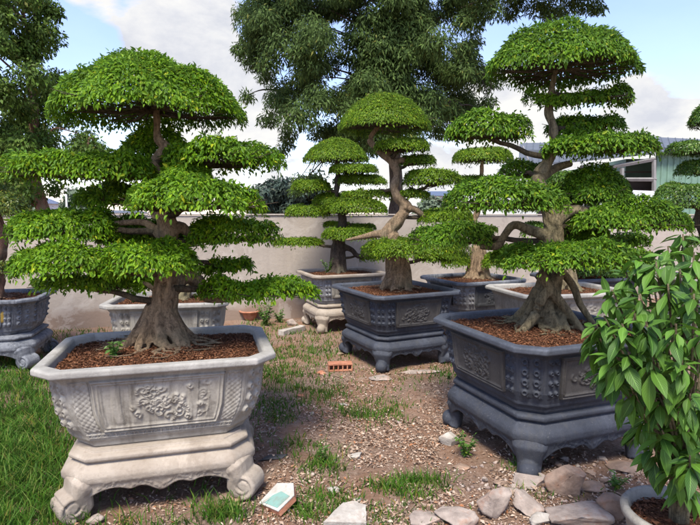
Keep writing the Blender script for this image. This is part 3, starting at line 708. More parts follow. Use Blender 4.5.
planter('D', 'charcoal planter with pale grey corners behind the middle blue planter', PG, 1.60, 6.85, 24, .54, .50, .09, .40, .79, M['grey'], M['bluegrey'], M['greypanel'], 'slate', 5, .6, (0, 1, 7), mulch=2000)
stand('grey stand under the charcoal planter, mostly hidden behind the middle blue planter', SG, 1.60, 6.85, 24, .42, .38, .09, .40, M['grey'], 'ball', 5)
planter('E', 'light grey concrete planter directly behind the front right blue planter', PG, 2.28, 5.75, 14, .66, .48, .09, .38, .80, M['pale'], M['pale_rim'], M['pale_panel'], 'slate', 6, .6, (0, 1, 2, 3), mulch=2500)
stand('grey stand behind the front right blue planter', SG, 2.28, 5.75, 14, .52, .36, .09, .38, M['grey'], 'ball', 6)
planter('F', 'dark blue planter seen behind the right end of the light grey planter', PG, 3.08, 6.85, 16, .58, .46, .09, .38, .82, M['slate'], M['slate_rim'], M['slate_panel'], 'slate', 7, .5, (0, 1, 2), mulch=1500)
stand('dark blue stand near the wall behind the light grey planter', SG, 3.08, 6.85, 16, .45, .35, .09, .38, M['slate'], 'ball', 7)
planter('H', 'terracotta coloured planter glimpsed through the leafy shrub at the right edge', PG, 4.65, 6.75, 16, .58, .46, .09, .38, .82, M['grey'], M['pale_rim'], M['greypanel'], 'slate', 8, .4, (1,), mulch=1500)
stand('grey stand hidden behind the leafy shrub at the right edge', SG, 4.65, 6.75, 16, .45, .35, .09, .38, M['grey'], 'ball', 8)
planter('J', 'grey-white planter just behind the front left planter, rim showing both sides of the trunk', PG, -1.74, 5.08, 8, .57, .42, .09, .36, .80, M['pale'], M['pale_rim'], M['pale'], 'slate', 9, .6, (0, 1, 2), mulch=2500)
stand('grey stand low behind the front left planter', SG, -1.74, 5.08, 8, .45, .33, .09, .36, M['pale'], 'ball', 9)
planter('I', 'blue-grey planter with a yellow-ochre painted badge cut by the left edge', PG, -3.94, 5.62, 14, .62, .48, .16, .36, .74, M['bluegrey'], M['bluegrey'], M['bluegrey'], 'slate', 10, .9, (1, 2, 3), mulch=3500, badge=(1, .66, .90))
stand('mottled blue-grey stand with heavy carving at the left edge', SG, -3.94, 5.62, 14, .52, .40, .12, .36, M['bluegrey'], 'scroll', 10)

def soilpt(key, px=None, Y=None, dz=0.0):
    x, y, z = PLANTERS[key]
    if px is not None: y = Y; x = (pt(px, 300, Y)).x
    return (x, y, z + dz)
DARK = .0
bonsai('largest front left cloud-pruned tree with thick fluted trunk, in the pale weathered planter', TG, soilpt('A', 160, 3.27, .0), 3.27,
    [(160, 346, 28, 0), (162, 318, 21, 0), (166, 290, 17, 0), (169, 262, 15, 0), (167, 236, 14, 0), (166, 218, 14, 0), (160, 196, 11, 0), (164, 178, 8, 0), (154, 163, 8, 0), (167, 149, 8.5, 0), (158, 138, 6, 0), (157, 118, 5, 0), (157, 100, 4, 0)],
    [(52, 243, 49, 132, 0, .85, .10), (100, 214, 128, 184, .28, .7), (5, 157, 150, 190, -.05, .62), (163, 283, 142, 176, -.02, .7), (156, 214, 150, 186, -.12, .9),
     (120, 272, 181, 218, -.30, .62), (76, 140, 187, 212, .25, .8), (4, 120, 211, 248, -.05, .7), (95, 172, 214, 246, .28, .8), (184, 276, 221, 252, .15, .7), (130, 200, 224, 250, .3, .8),
     (6, 128, 247, 284, -.22, .7), (100, 204, 246, 282, -.30, .7), (34, 130, 272, 298, .02, .6), (198, 254, 255, 276, .25, .8), (202, 318, 276, 308, .05, .55), (105, 160, 268, 292, .25, .8)],
    M['leafA'], M['barkA'], leaf=.028, dens=2.8, tidy=.13, roots=17, rootlen=.25, seed=11, flare=.85, vox=.0075, thin=.66,
    extra=[[(166, 236, 8, 0), (180, 227, 7, .02), (190, 234, 5, .05), (205, 238, 4, .1)], [(164, 240, 7, 0), (152, 227, 5, 0), (140, 222, 4, 0), (110, 224, 3, 0)],
           [(172, 290, 10, .05), (186, 276, 9, .1), (200, 284, 9, .12), (208, 298, 6, .1), (240, 298, 4, .06)]], th=.045)
bonsai('front right cloud-pruned tree with leaning trunk and strangler roots, in the nearest slate blue planter', TG, soilpt('G', 544, 3.70, .0), 3.70,
    [(543, 330, 24, 0), (544, 308, 20, 0), (548, 285, 17, 0), (552, 262, 16, 0), (553, 240, 15, 0), (553, 222, 14, 0), (546, 200, 12, 0), (538, 180, 10, 0), (547, 162, 9, 0), (554, 145, 7, 0), (553, 128, 6.5, 0), (548, 110, 6, 0), (551, 92, 5, 0), (556, 70, 4, 0)],
    [(487, 640, 21, 91, 0, .85, .10), (528, 636, 86, 113, -.02, .7), (443, 532, 117, 150, -.05, .6), (545, 622, 112, 140, .20, .8), (556, 662, 128, 165, -.05, .62), (540, 612, 136, 158, -.1, .8), 
     (497, 545, 166, 184, .25, .8), (560, 632, 167, 200, .05, .75), (560, 600, 176, 206, .3, .8), (440, 572, 181, 218, -.28, .55), (562, 694, 205, 238, -.08, .55), (408, 502, 226, 252, .25, .6), 
     (500, 655, 243, 280, -.32, .5), (598, 650, 232, 250, .3, .6), (552, 610, 218, 244, .2, .8), (490, 530, 240, 262, .25, .8)],
    M['leafG'], M['barkG'], leaf=.028, dens=2.8, tidy=.13, roots=15, rootlen=.24, seed=12, flare=.95, vox=.0075, thin=.64,
    extra=[[(548, 236, 7, 0), (530, 230, 6, .02), (514, 225, 5, .04), (504, 236, 4.5, .1), (497, 246, 5, .15), (480, 246, 4, .2)], [(552, 226, 8, 0), (566, 214, 7, -.02), (580, 210, 6, -.04), (592, 218, 5, -.06)],
           [(560, 275, 6, -.10), (549, 288, 6, -.13), (541, 300, 6, -.15), (533, 318, 5.5, -.17), (522, 331, 4.5, -.2), (508, 340, 3, -.22)], [(540, 272, 6, -.12), (551, 290, 6, -.14), (562, 304, 5, -.14), (576, 322, 4, -.16), (586, 336, 3, -.2)], [(553, 262, 5, .02), (572, 284, 4.5, .0), (580, 304, 4, -.02), (592, 322, 3.5, -.04), (600, 334, 2.5, -.04)],
           [(540, 178, 6, 0), (556, 168, 5, .1), (572, 163, 4, .1)]], th=.045)
bonsai('tree with big round cap and zigzag trunk, in the middle slate blue planter', TG, soilpt('C', 397, 5.85, .0), 5.85,
    [(398, 290, 16, 0), (398, 274, 15, 0), (397, 260, 14, 0), (394, 246, 12, 0), (389, 232, 11, 0), (398, 220, 8, 0), (406, 208, 8, 0), (399, 198, 7, 0), (394, 188, 5.5, 0), (397, 174, 5, 0), (391, 162, 5, 0), (378, 150, 4.5, 0), (370, 140, 4, 0), (380, 124, 3, 0)],
    [(336, 433, 91, 138, 0, .9, .03), (372, 432, 137, 156, -.1, .8, .06), (397, 437, 153, 169, .1, .8, .06), (402, 462, 168, 190, 0, .8, .08), (340, 398, 187, 200, .1, .7, .08), (396, 432, 188, 199, 0, .8, .08),
     (416, 476, 208, 226, .05, .7, .08), (358, 470, 238, 262, -.25, .6, .10), (396, 412, 140, 152, .2, .9, .08), (412, 470, 249, 266, .2, .6, .1)],
    M['leafC'], M['barkA'], leaf=.027, dens=3.0, simple=True, tidy=.06, roots=11, rootlen=.16, seed=13, flare=1.1, vox=.012,
    extra=[[(404, 210, 5, 0), (414, 209, 4, 0), (424, 216, 3.5, 0), (432, 220, 3, 0)], [(390, 234, 6, 0), (376, 234, 4.5, .05), (362, 237, 3, .12), (346, 240, 1.5, .2)], [(392, 164, 4, 0), (402, 160, 3.5, 0), (414, 164, 3, .05)], [(386, 154, 4, 0), (394, 148, 3, 0)]], th=.05)
bonsai('smaller round-capped tree with straight trunk, in the whitish planter by the wall', TG, soilpt('B', 337, 7.5, .0), 7.5,
    [(337, 277, 11, 0), (338, 262, 9.5, 0), (338, 245, 9, 0), (342, 228, 6, 0), (341, 212, 5, 0), (336, 198, 4, 0), (338, 180, 4, 0), (337, 160, 3, 0)],
    [(303, 370, 136, 166, 0, .9, .03), (326, 379, 162, 177, -.1, .8, .06), (332, 388, 173, 188, .1, .8, .08), (291, 333, 179, 194, 0, .7, .08), (312, 348, 190, 206, .1, .8, .08), (334, 372, 194, 206, 0, .8, .08),
     (282, 330, 205, 219, 0, .6, .08), (322, 391, 200, 216, -.1, .6, .08), (322, 350, 221, 229, .1, .8, .06), (344, 378, 222, 232, .05, .8, .06), (320, 377, 226, 243, -.15, .65, .06), (273, 324, 236, 249, .05, .5, .06), (358, 386, 246, 262, .1, .7, .08)],
    M['leafC'], M['barkD'], leaf=.029, dens=3.0, simple=True, tidy=.06, roots=7, rootlen=.10, seed=14, vox=.014,
    extra=[[(344, 247, 4, 0), (352, 250, 3, 0), (358, 256, 3, 0), (370, 255, 2.5, 0)]])
bonsai('small-capped umbrella-topped tree in the charcoal planter, its cap under the sky between two larger trees', TG, soilpt('D', 477, 6.9, .0), 6.9,
    [(477, 281, 14, 0), (477, 268, 10, 0), (478, 252, 7, 0), (477, 238, 6, 0), (474, 222, 4, 0), (479, 208, 4, 0), (481, 192, 3, 0), (481, 180, 3.2, 0), (482, 168, 2.6, 0), (482, 158, 2, 0)],
    [(451, 514, 146, 168, 0, .9, .04), (455, 492, 177, 184, 0, .7, .05), (484, 512, 178, 188, .1, .7, .05), (424, 474, 207, 222, .1, .7, .08), (450, 500, 226, 234, .2, .6, .05), (478, 520, 250, 268, -.1, .7, .08), (440, 476, 252, 268, .05, .7, .08)],
    M['leafC'], M['barkA'], leaf=.029, dens=3.0, simple=True, tidy=.06, roots=9, rootlen=.14, seed=15, flare=1.2, vox=.014)
bonsai('partly hidden tree in the light grey planter, its pads behind the front right tree', TG, soilpt('E', 566, 5.8, .0), 5.8,
    [(566, 294, 13, 0), (566, 275, 10, 0), (570, 255, 8, 0), (566, 235, 7, 0), (572, 215, 5, 0), (575, 195, 4, 0), (574, 180, 3, 0)],
    [(545, 615, 170, 190, .1, .8, .08), (575, 632, 190, 206, 0, .7, .08), (520, 570, 196, 214, .1, .8, .08), (572, 650, 214, 232, .1, .6, .08), (520, 575, 222, 240, .1, .7, .08)],
    M['leafD'], M['barkG'], leaf=.034, dens=2.8, simple=True, tidy=.1, roots=7, rootlen=.14, seed=16, vox=.014)
bonsai('low tree in the dark blue planter behind the light grey planter', TG, soilpt('F', 604, 6.9, .0), 6.9,
    [(604, 288, 14, 0), (602, 270, 9, 0), (598, 252, 6, 0), (592, 240, 5, 0), (600, 226, 4, 0), (606, 212, 3, 0)],
    [(560, 600, 232, 244, .1, .7, .08), (596, 650, 208, 224, .1, .6, .08), (570, 640, 262, 280, -.2, .6, .1)],
    M['leafD'], M['barkD'], leaf=.034, dens=2.8, simple=True, tidy=.1, roots=7, rootlen=.12, seed=17, vox=.014)
bonsai('dark tiered tree cut off by the right edge of the photo', TG, soilpt('H', 712, 6.8, .0), 6.8,
    [(712, 286, 13, 0), (712, 262, 9, 0), (706, 240, 7, 0), (700, 215, 6, 0), (706, 190, 5, 0), (712, 165, 4, 0), (708, 140, 3, 0)],
    [(690, 756, 92, 130, 0, .8, .06), (667, 738, 138, 160, -.05, .7, .08), (677, 740, 158, 180, .05, .7, .08), (650, 732, 182, 212, -.1, .6, .08), (676, 740, 236, 250, .1, .6, .08), (690, 760, 212, 232, .1, .7, .08)],
    M['leafD'], M['barkD'], leaf=.032, dens=3.0, simple=True, tidy=.09, roots=7, rootlen=.12, seed=18, vox=.014)
bonsai('hidden tree behind the front left tree, in the grey-white planter', TG, soilpt('J', 172, 5.15, .0), 5.15,
    [(176, 297, 17, 0), (182, 280, 13, 0), (174, 262, 9, 0), (164, 246, 8, 0), (158, 225, 6, 0), (152, 205, 5, 0), (156, 190, 4, 0)],
    [(98, 160, 188, 204, .0, .8, .08), (140, 205, 196, 212, .1, .7, .08), (80, 150, 228, 244, .1, .7, .08), (172, 232, 232, 246, .1, .7, .08)],
    M['leafD'], M['barkG'], leaf=.034, dens=2.8, simple=True, tidy=.1, roots=7, rootlen=.12, seed=19, vox=.014)
bonsai('yellowish green tree with brown roots cut off by the left edge', TG, soilpt('I', -12, 5.55, .0), 5.55,
    [(-8, 300, 14, 0), (-6, 284, 12, 0), (-4, 262, 9, 0), (2, 246, 8, 0), (0, 228, 7, 0), (-6, 210, 6, 0), (-14, 180, 5, 0), (-20, 150, 4, 0)],
    [(-60, 29, 196, 219, 0, .7, .1), (-70, 16, 186, 204, .1, .8, .1), (-60, 4, 252, 266, .1, .6, .1), (-80, 10, 232, 244, .1, .7, .1), (-100, -4, 110, 150, 0, .8, .08), (-40, 18, 262, 276, -.1, .6, .1)],
    M['leafY'], M['barkRed'], leaf=.034, dens=2.8, simple=True, tidy=.1, roots=12, rootlen=.2, seed=20, vox=.013)

# ------------------------------------------------------------------ BIG TREES BEHIND THE WALL
def inpoly(x, y, P):
    c = False; j = len(P) - 1
    for i in range(len(P)):
        if (P[i][1] > y) != (P[j][1] > y) and x < (P[j][0] - P[i][0]) * (y - P[i][1]) / (P[j][1] - P[i][1]) + P[i][0]: c = not c
        j = i
    return c
def big_tree(label, Y, poly, trunkpx, baseY, clump, nleaf, leaf, aspect, droop, m, bark, seed, rad, ncl, depth=2.5, holes=(), strands=(), hang=.5, cat='tree', trunk_r=.3, front=0):
    rng = np.random.RandomState(seed); base = Vector((pt(trunkpx, 250, Y).x, Y, 0)); root = empty('tree', base); tag(root, label, cat)
    xs = [p[0] for p in poly]; ys = [p[1] for p in poly]; C = []; tries = 0
    while len(C) < ncl and tries < 20000:
        tries += 1; x = rng.uniform(min(xs), max(xs)); y = rng.uniform(min(ys), max(ys))
        if not inpoly(x, y, poly) or any((x - h[0]) ** 2 + (y - h[1]) ** 2 < h[2] ** 2 for h in holes): continue
        C.append((x, y, Y + rng.uniform(-depth, depth), clump * rng.uniform(.6, 1.15)))
    for k in range(front): C.append((trunkpx + rng.uniform(-24, 24), rng.uniform(-40, 142), Y - 1.6, clump * rng.uniform(.7, 1.1)))
    for s in strands: C.append(s)
    Vs = []; Fs = []; off = 0; ctr = []
    for x, y, Yc, r in C:
        p = pt(x, y, Yc); ctr.append((p - base, r)); n = int(nleaf * (r / clump) ** 2)
        q = rng.randn(n, 3); q = unit(q) * (rng.rand(n, 1) ** .55) * np.array([1, 1, .72]) * r
        q[:, 2] += -hang * .5 * (q[:, 0] ** 2 + q[:, 1] ** 2) / r; nr = unit(q + 1e-6)
        D = nr * .5 + np.array([0, 0, -droop]) + rng.randn(n, 3) * .45; N = nr + np.array([0, 0, .6]) + rng.randn(n, 3) * .5
        L = leaf * (.6 + .8 * rng.rand(n)); P = q + np.array(p - base)
        V, Fc = leaves(P, D, N, L, L * aspect, simple=True); Vs.append(V); Fs.append(Fc + off); off += len(V)
    link('crown', npmesh('crown', np.concatenate(Vs), np.concatenate(Fs)), m, root)
    bm = bmesh.new(); cz = sorted(c[0].z for c in ctr); zlo = cz[len(cz) // 10]; top = Vector((0, 0, cz[len(cz) * 2 // 3]))
    tr = [Vector((0, 0, -.1)), Vector((.12, .1, zlo * .5)), Vector((-.05, 0, zlo)), (top + Vector((0, 0, zlo))) / 2, top]
    Q = catmull([(*p, trunk_r * (1 - .17 * i)) for i, p in enumerate(tr)], 5)
    tube(bm, [Vector(q[:3]) for q in Q], [q[3] for q in Q], 14, True, .06)
    rr = random.Random(seed)
    for c, r in rr.sample(ctr, min(len(ctr), 28)) + [(c, r) for c, r in ctr[-len(strands):] if strands]:
        zs = max(zlo * .75, min(top.z, c.z - (c.length * .1) - .4)); s0 = Vector((0, 0, zs))
        if strands and any((c - c2).length < 1e-6 for c2, _ in ctr[-len(strands):]): s0 = min([c2 for c2, _ in ctr[:-len(strands)]], key=lambda v: (v - c).length)
        mid = s0.lerp(c, .5) + Vector((rr.uniform(-.3, .3), rr.uniform(-.3, .3), rr.uniform(0, .4)))
        k = trunk_r * .15; W = catmull([(*s0, k), (*mid, k * .6), (*c, k * .2)], 4); tube(bm, [Vector(q[:3]) for q in W], [q[3] for q in W], 6)
    bmobj('trunk', bm, bark, root, True)
    return root
big_tree('huge dark drooping-leaved tree filling the top centre behind the wall', 16,
    [(240, 20), (238, -60), (300, -130), (480, -140), (600, -80), (606, -25), (590, -2), (560, -12), (525, -14), (505, 10), (486, 35), (487, 80), (478, 100), (440, 112), (420, 135), (380, 150), (335, 148), (312, 132), (288, 128), (272, 108), (262, 78), (248, 52)],
    392, 16, .55, 1000, .125, .27, .7, M['leafBig'], M['barkD'], 31, 16, 320, 2.4, holes=[(336, 66, 8), (328, 92, 6), (400, 16, 6), (376, 2, 7), (482, 20, 12), (500, 5, 10), (272, 70, 4)],
    strands=[(287, 142, 16, .28), (283, 150, 16, .2), (288, 132, 15.5, .3), (268, 118, 16, .35), (254, 60, 16, .4), (241, 48, 16, .3), (247, 95, 15.5, .25), (540, 4, 16, .45), (552, 10, 15.5, .35), (575, 3, 16, .4), (592, 4, 16, .35), (600, 8, 16, .22), (515, 3, 16, .35), (510, 14, 16, .25), (560, 12, 16, .25),
             (300, 178, 15, .25), (308, 185, 15, .3), (295, 190, 15, .2), (316, 176, 15, .35), (472, 112, 15.5, .35), (488, 100, 15.5, .3), (482, 112, 15.5, .25), (455, 112, 15.5, .4), (440, 128, 15.5, .4)], hang=.6, front=34, trunk_r=.24)
big_tree('dark broad-leaved tree at the left edge with a reddish trunk', 10.5,
    [(-90, -60), (20, -50), (40, -10), (52, 14), (52, 30), (40, 48), (50, 70), (54, 92), (42, 102), (70, 128), (92, 140), (88, 152), (50, 160), (45, 182), (18, 192), (-90, 200)],
    41, 10.5, .38, 850, .08, .45, .5, M['leafLeft'], M['barkRed'], 32, 10, 125, 1.5, strands=[(54, 10, 10.5, .2), (50, 12, 10.5, .25), (57, 76, 10.5, .2), (98, 150, 10.5, .2), (85, 136, 10.5, .25), (64, 118, 10.5, .25), (28, 195, 10.5, .3), (55, 188, 10.5, .22)], hang=.3, trunk_r=.17)
big_tree('distant rounded bluish tree beyond the wall, left of the small round-capped tree', 48,
    [(258, 196), (264, 186), (280, 181), (300, 180), (312, 186), (330, 190), (345, 196), (350, 215), (255, 215)], 292, 48, 1.0, 420, .42, .5, .5, M['leafFar'], M['barkD'], 33, 40, 45, 2.5, hang=.2)
big_tree('pale grey-green round bush beyond the wall, between the zigzag tree and the front right tree', 30,
    [(424, 206), (430, 199), (440, 200), (446, 208), (446, 218), (422, 218)], 434, 30, .5, 300, .25, .5, .3, M['leafPale'], M['barkD'], 34, 30, 14, .5, hang=.2, cat='bush', trunk_r=.08)
big_tree('bluish green bush beyond the wall beside the small blue-roofed house', 30,
    [(62, 205), (66, 193), (76, 190), (86, 196), (88, 214), (62, 214)], 75, 30, .5, 300, .25, .5, .3, M['leafPale'], M['barkD'], 35, 30, 16, .5, hang=.2, cat='bush', trunk_r=.08)
big_tree('grey-green bush beyond the wall at the foot of the left tree', 26,
    [(22, 208), (28, 200), (38, 203), (40, 214), (22, 214)], 31, 26, .45, 300, .22, .5, .3, M['leafPale'], M['barkD'], 36, 26, 10, .4, hang=.2, cat='bush', trunk_r=.08)

# ------------------------------------------------------------------ BUILDINGS
def poly_prism(bm, pts, d):
    """pts: list of world points of one face (any plane), extruded by vector d"""
    a = [bm.verts.new(p) for p in pts]; b_ = [bm.verts.new(Vector(p) + d) for p in pts]; n = len(a)
    bm.faces.new(a); bm.faces.new(list(reversed(b_)))
    for i in range(n): bm.faces.new((a[i], b_[i], b_[(i + 1) % n], a[(i + 1) % n]))
wh = empty('warehouse', (pt(655, 200, 24).x, 24, 0)); tag(wh, 'warehouse with pale green ribbed wall and grey sheet roof behind the wall at right', 'warehouse'); W0 = Vector(wh.location)
xl, xr = pt(655, 200, 24).x, pt(780, 200, 24).x; ze = pt(655, 152, 24).z
bm = bmesh.new()
nrib = int((xr - xl) / .28)
for i in range(nrib):
    x0 = xl + i * .28; prof = [(x0, 24), (x0 + .17, 24), (x0 + .20, 23.95), (x0 + .25, 23.95), (x0 + .28, 24)]
    for k in range(4): 
        (xa, ya), (xb, yb) = prof[k], prof[k + 1]
        bm.faces.new([bm.verts.new(Vector(v) - W0) for v in ((xa, ya, 0), (xb, yb, 0), (xb, yb, ze), (xa, ya, ze))])
bx(bm, Vector(((xl + xr) / 2, 31.2, ze / 2)) - W0, (xr - xl, 9, ze - .05)); bx(bm, Vector(((xl + xr) / 2, 24.1, ze / 2)) - W0, (xr - xl, .08, ze - .05))
bmobj('ribbed_wall', bm, M['greensheet'], wh)
def roof(name, pa, pb, pc, pd, parent, m, rib=.3):
    bm = bmesh.new(); pa, pb, pc, pd = [Vector(p) - W0 for p in (pa, pb, pc, pd)]
    poly_prism(bm, [pa, pb, pc, pd], Vector((0, 0, -.08))); L = (pb - pa).length; n_ = int(L / rib); nn = (pb - pa).cross(pd - pa).normalized(); nn = nn if nn.z > 0 else -nn
    for i in range(1, n_):
        t = i / n_; tube(bm, [pa.lerp(pb, t) + nn * .01, pd.lerp(pc, t) + nn * .01], [.025, .025], 4)
    return bmobj(name, bm, m, parent)
roof('roof', (pt(652, 151, 23.6)), (pt(785, 153, 23.6)), pt(785, 143.5, 28), pt(646, 136.5, 28), wh, M['roofsheet'])
roof('side_roof', (pt(518, 166, 23)), (pt(653.5, 152.5, 23.6)), pt(655, 141, 27.2), pt(520, 143, 27), wh, M['roofsheet'])
bm = bmesh.new()
for (xa, ya), (xb, yb) in (((612, 167), (655, 159)), ((622, 179.5), (656, 179.5)), ((654, 160), (654, 196)), ((622, 168), (622, 196)), ((545, 168), (545, 214)), ((582, 166), (582, 214))):
    bm = bmesh.new(); p, q = pt(xa, ya, 23.7) - W0, pt(xb, yb, 23.7) - W0; tube(bm, [p, q], [.09, .09], 4); bmobj('shed_beam', bm, M['beam'], wh)
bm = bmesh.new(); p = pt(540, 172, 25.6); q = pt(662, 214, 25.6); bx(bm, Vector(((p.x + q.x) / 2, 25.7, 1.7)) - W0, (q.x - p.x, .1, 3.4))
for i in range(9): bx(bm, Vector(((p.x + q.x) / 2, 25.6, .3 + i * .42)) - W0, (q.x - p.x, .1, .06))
bmobj('shed_shade_backing', bm, M['shadeint'], wh)  # slatted backing, coloured as the shed's shaded interior
# gable slice seen at the left end: pale blue-grey wall with a white rod
bm = bmesh.new(); poly_prism(bm, [pt(520, 150, 25) - W0, pt(543, 150, 25) - W0, pt(543, 168, 25) - W0, pt(520, 168, 25) - W0], Vector((0, .1, 0))); bmobj('end_panel', bm, M['roofsheet'], wh)
bm = bmesh.new(); tube(bm, [pt(523, 146, 22.6) - W0, pt(531, 166, 22.6) - W0], [.03, .03], 5); bmobj('white_brace', bm, M['pole'], wh)
# white sheet roof piece with a grey diagonal beam
t0 = pt(640, 205, 20); tp = empty('white_awning', (t0.x, 20, 0)); tag(tp, 'sloping white awning with a grey pole along its edge, under the warehouse shed', 'awning')
bm = bmesh.new(); o0 = Vector(tp.location); poly_prism(bm, [pt(598, 196, 20.4) - o0, pt(624, 190, 20.4) - o0, pt(662, 212, 19.6) - o0, pt(660, 216, 19.6) - o0, pt(598, 216, 19.6) - o0], Vector((0, .06, .0))); bmobj('sheet', bm, M['tarp'], tp)
bm = bmesh.new(); poly_prism(bm, [pt(628, 190, 21) - o0, pt(655, 191, 21) - o0, pt(655, 216, 21) - o0, pt(640, 216, 21) - o0], Vector((0, .06, 0))); bmobj('sheet', bm, M['tarp'], tp)
bm = bmesh.new(); tube(bm, [pt(622, 193, 19.5) - o0, pt(656, 214, 19.2) - o0], [.05, .05], 6); [tube(bm, [Vector(p_), Vector((p_[0], p_[1], -o0.z))], [.04, .04], 6) for p_ in [tuple(pt(624, 194, 19.5) - o0), tuple(pt(654, 213, 19.2) - o0)]]; bmobj('pole', bm, M['roofsheet'], tp)
def house(label, x0, x1, ytop, yroof, Y, mw, mr, depth=4, wins=()):
    a, b_ = pt(x0, ytop, Y), pt(x1, ytop, Y); c = (a.x + b_.x) / 2; h = a.z; hr = pt(x0, yroof, Y).z; o0 = Vector((c, Y + depth / 2, 0)); root = empty('house', o0); tag(root, label, 'house', 'far houses beyond the wall')
    bm = bmesh.new(); bx(bm, (0, 0, h / 2), (b_.x - a.x, depth, h)); bmobj('wall', bm, mw, root)
    bm = bmesh.new(); w2 = (b_.x - a.x) / 2 + .25; d2 = depth / 2 + .25
    v = [(-w2, -d2, h + .003), (w2, -d2, h + .003), (w2, d2, h + .003), (-w2, d2, h + .003), (-w2 * .75, 0, hr), (w2 * .75, 0, hr)]; V_ = [bm.verts.new(p) for p in v]
    for f in ((0, 1, 5, 4), (1, 2, 5), (2, 3, 4, 5), (3, 0, 4), (3, 2, 1, 0)): bm.faces.new([V_[i] for i in f])
    bmobj('roof', bm, mr, root)
    for wx, wy, ww, wh_ in wins:
        p = pt(wx, wy, Y - .02) - o0; bm = bmesh.new(); bx(bm, (p.x, -depth / 2 - .02, p.z), (ww, .08, wh_)); bmobj('window', bm, M['dwin'], root)
    return root
house('small far house with pale blue-grey roof right of the reddish trunk', 53, 68, 209, 204, 45, M['housewhite'], M['blueroof'], wins=[(58, 212, .35, .4), (64, 212, .35, .4)])
house('far white house left of the reddish trunk', 8, 30, 203, 196, 40, M['housewhite'], M['blueroof'], wins=[(14, 208, .5, .5), (22, 208, .5, .5)])
house('low white building with dark flat roof beyond the zigzag tree', 428, 462, 196, 190, 40, M['tarp'], M['dwin'], wins=[(436, 204, .6, .5), (450, 204, .6, .5)])
house('tiny far white shed at the foot of the distant bluish tree', 318, 330, 212, 210, 55, M['housewhite'], M['roofsheet'], 3, wins=[(324, 214, .3, .25)])
house('wide low pale shed far left beyond the wall, under the left tree pads', 84, 132, 213, 210, 50, M['housewhite'], M['roofsheet'], 4)
pb = pt(67, 212, 22); bm = bmesh.new(); h_ = pt(67, 184, 22).z; tube(bm, [Vector((0, 0, 0)), Vector((0, 0, h_))], [.05, .035], 8); tube(bm, [Vector((0, 0, h_ - .05)), Vector((.35, 0, h_ + .02))], [.025, .02], 6)
pr = empty('street_pole', (pb.x, 22, 0)); tag(pr, 'thin white metal pole beyond the wall, right of the reddish trunk', 'pole'); bmobj('pole', bm, M['pole'], pr, True)

# ------------------------------------------------------------------ ROCKS AND DEBRIS
def rock_bm(sx, sy, sz, seed, cuts=11, nz=.12, sub=4):
    rng = np.random.RandomState(seed); bm = bmesh.new(); bmesh.ops.create_icosphere(bm, subdivisions=sub, radius=1)
    P = np.array([v.co[:] for v in bm.verts])
    for _ in range(cuts):
        d = rng.randn(3); d /= np.linalg.norm(d); k = rng.uniform(.38, .78); s = P @ d; P = P - np.maximum(0, s - k)[:, None] * d
    P = P * (1 + nz * .5 * sn(P[:, 0] + seed, P[:, 1], P[:, 2], 3, 0, 5)[:, None] + nz * .18 * sn(P[:, 0], P[:, 1] + seed, P[:, 2], 14, 5, 6)[:, None])
    P = P - [0, 0, P[:, 2].min()]; P = P / np.abs(P).max(0) * [sx, sy, sz]
    for v, p in zip(bm.verts, P): v.co = p
    return bm
def rock(label, px, py, w, h, m, seed, flat_=None, rz=0.0, cat='rock', z=0.0, group='loose stones on the dirt', nm='rock', dk=.8):
    """px,py: centre of the visible blob; w,h its pixel size"""
    if py > 475 and px > 410: w *= 1.22; h *= 1.45
    p = gp(px, py + h * .3, z); ppm = F / p.y; sx = w / ppm / 2; sz = (h / ppm) * (.85 if flat_ is None else flat_); 
    o = bmobj(nm, rock_bm(sx, sx * dk, sz, seed), m, None, True); o.location = (p.x, p.y, gh(p.x, p.y) * (1 if z == 0 else 0) + z - sz * .18); o.rotation_euler = (0, 0, rz)
    tag(o, label, cat, group); return o
rock('rounded pinkish-white rock at the bottom edge, right of the bottom dirt patch', 491, 509, 37, 28, M['rock'], 41)
rock('blocky tan rock between the rounded pinkish rock and the grey slab', 525, 508, 30, 20, M['rock'], 42, rz=.3)
rock('upright triangular tan rock standing above the flat grey slab', 569, 491, 42, 28, M['rock2'], 43, .9, rz=-.2, dk=.5)
rock('wide flat grey slab at the bottom edge below the triangular rock', 572, 514, 64, 24, M['rock'], 44, .45, rz=.15, dk=.6)
rock('brownish rock right of the grey slab, next to the round white pot', 611, 512, 26, 26, M['rock2'], 45)
rock('flat pale stone under the front ball foot of the slate blue stand', 528, 484, 40, 13, M['rock'], 46, .5, cat='rock')
rock('flat tan stones under the right foot of the slate blue stand', 628, 466, 44, 15, M['rock2'], 47, .5)
rock('whitish stone under the left foot of the front right stand, beside the green weed', 452, 440, 28, 20, M['white'], 48, .8)
rock('pale low rock at the bottom edge left of the rounded pinkish rock', 455, 519, 38, 18, M['rock'], 49, .6)
rock('small tan flat stone left of the front right stand', 461, 466, 18, 10, M['rock2'], 50, .4)
rock('small white stone in the middle of the dirt', 357, 455, 18, 8, M['white'], 51, .6)
rock('small white stone just above the whitish broken slab', 333, 491, 16, 9, M['white'], 52, .6)
rock('tiny white pebble right above the whitish broken slab', 357, 503, 10, 7, M['white'], 53, .6)
rock('small grey stone between the grass tuft and the dirt centre', 342, 403, 12, 5, M['white'], 54, .5)
rock('small pinkish stone right of the grass tufts in the dirt', 398, 421, 9, 5, M['rock'], 55, .5)
rock('small square pale block beside the left foot of the cream stand', 95, 517, 22, 14, M['rock'], 56, .8)
rock('reddish clay lump at the bottom edge under the left cream foot', 66, 521, 22, 8, M['terracotta'], 57, .5)
rock('pale stone under the right foot of the cream stand', 232, 494, 28, 8, M['rock2'], 58, .5)
rock('thin dark slate chip lying right of the cream stand', 273, 456, 38, 8, M['slatechip'], 59, .3, rz=.35, dk=.4)
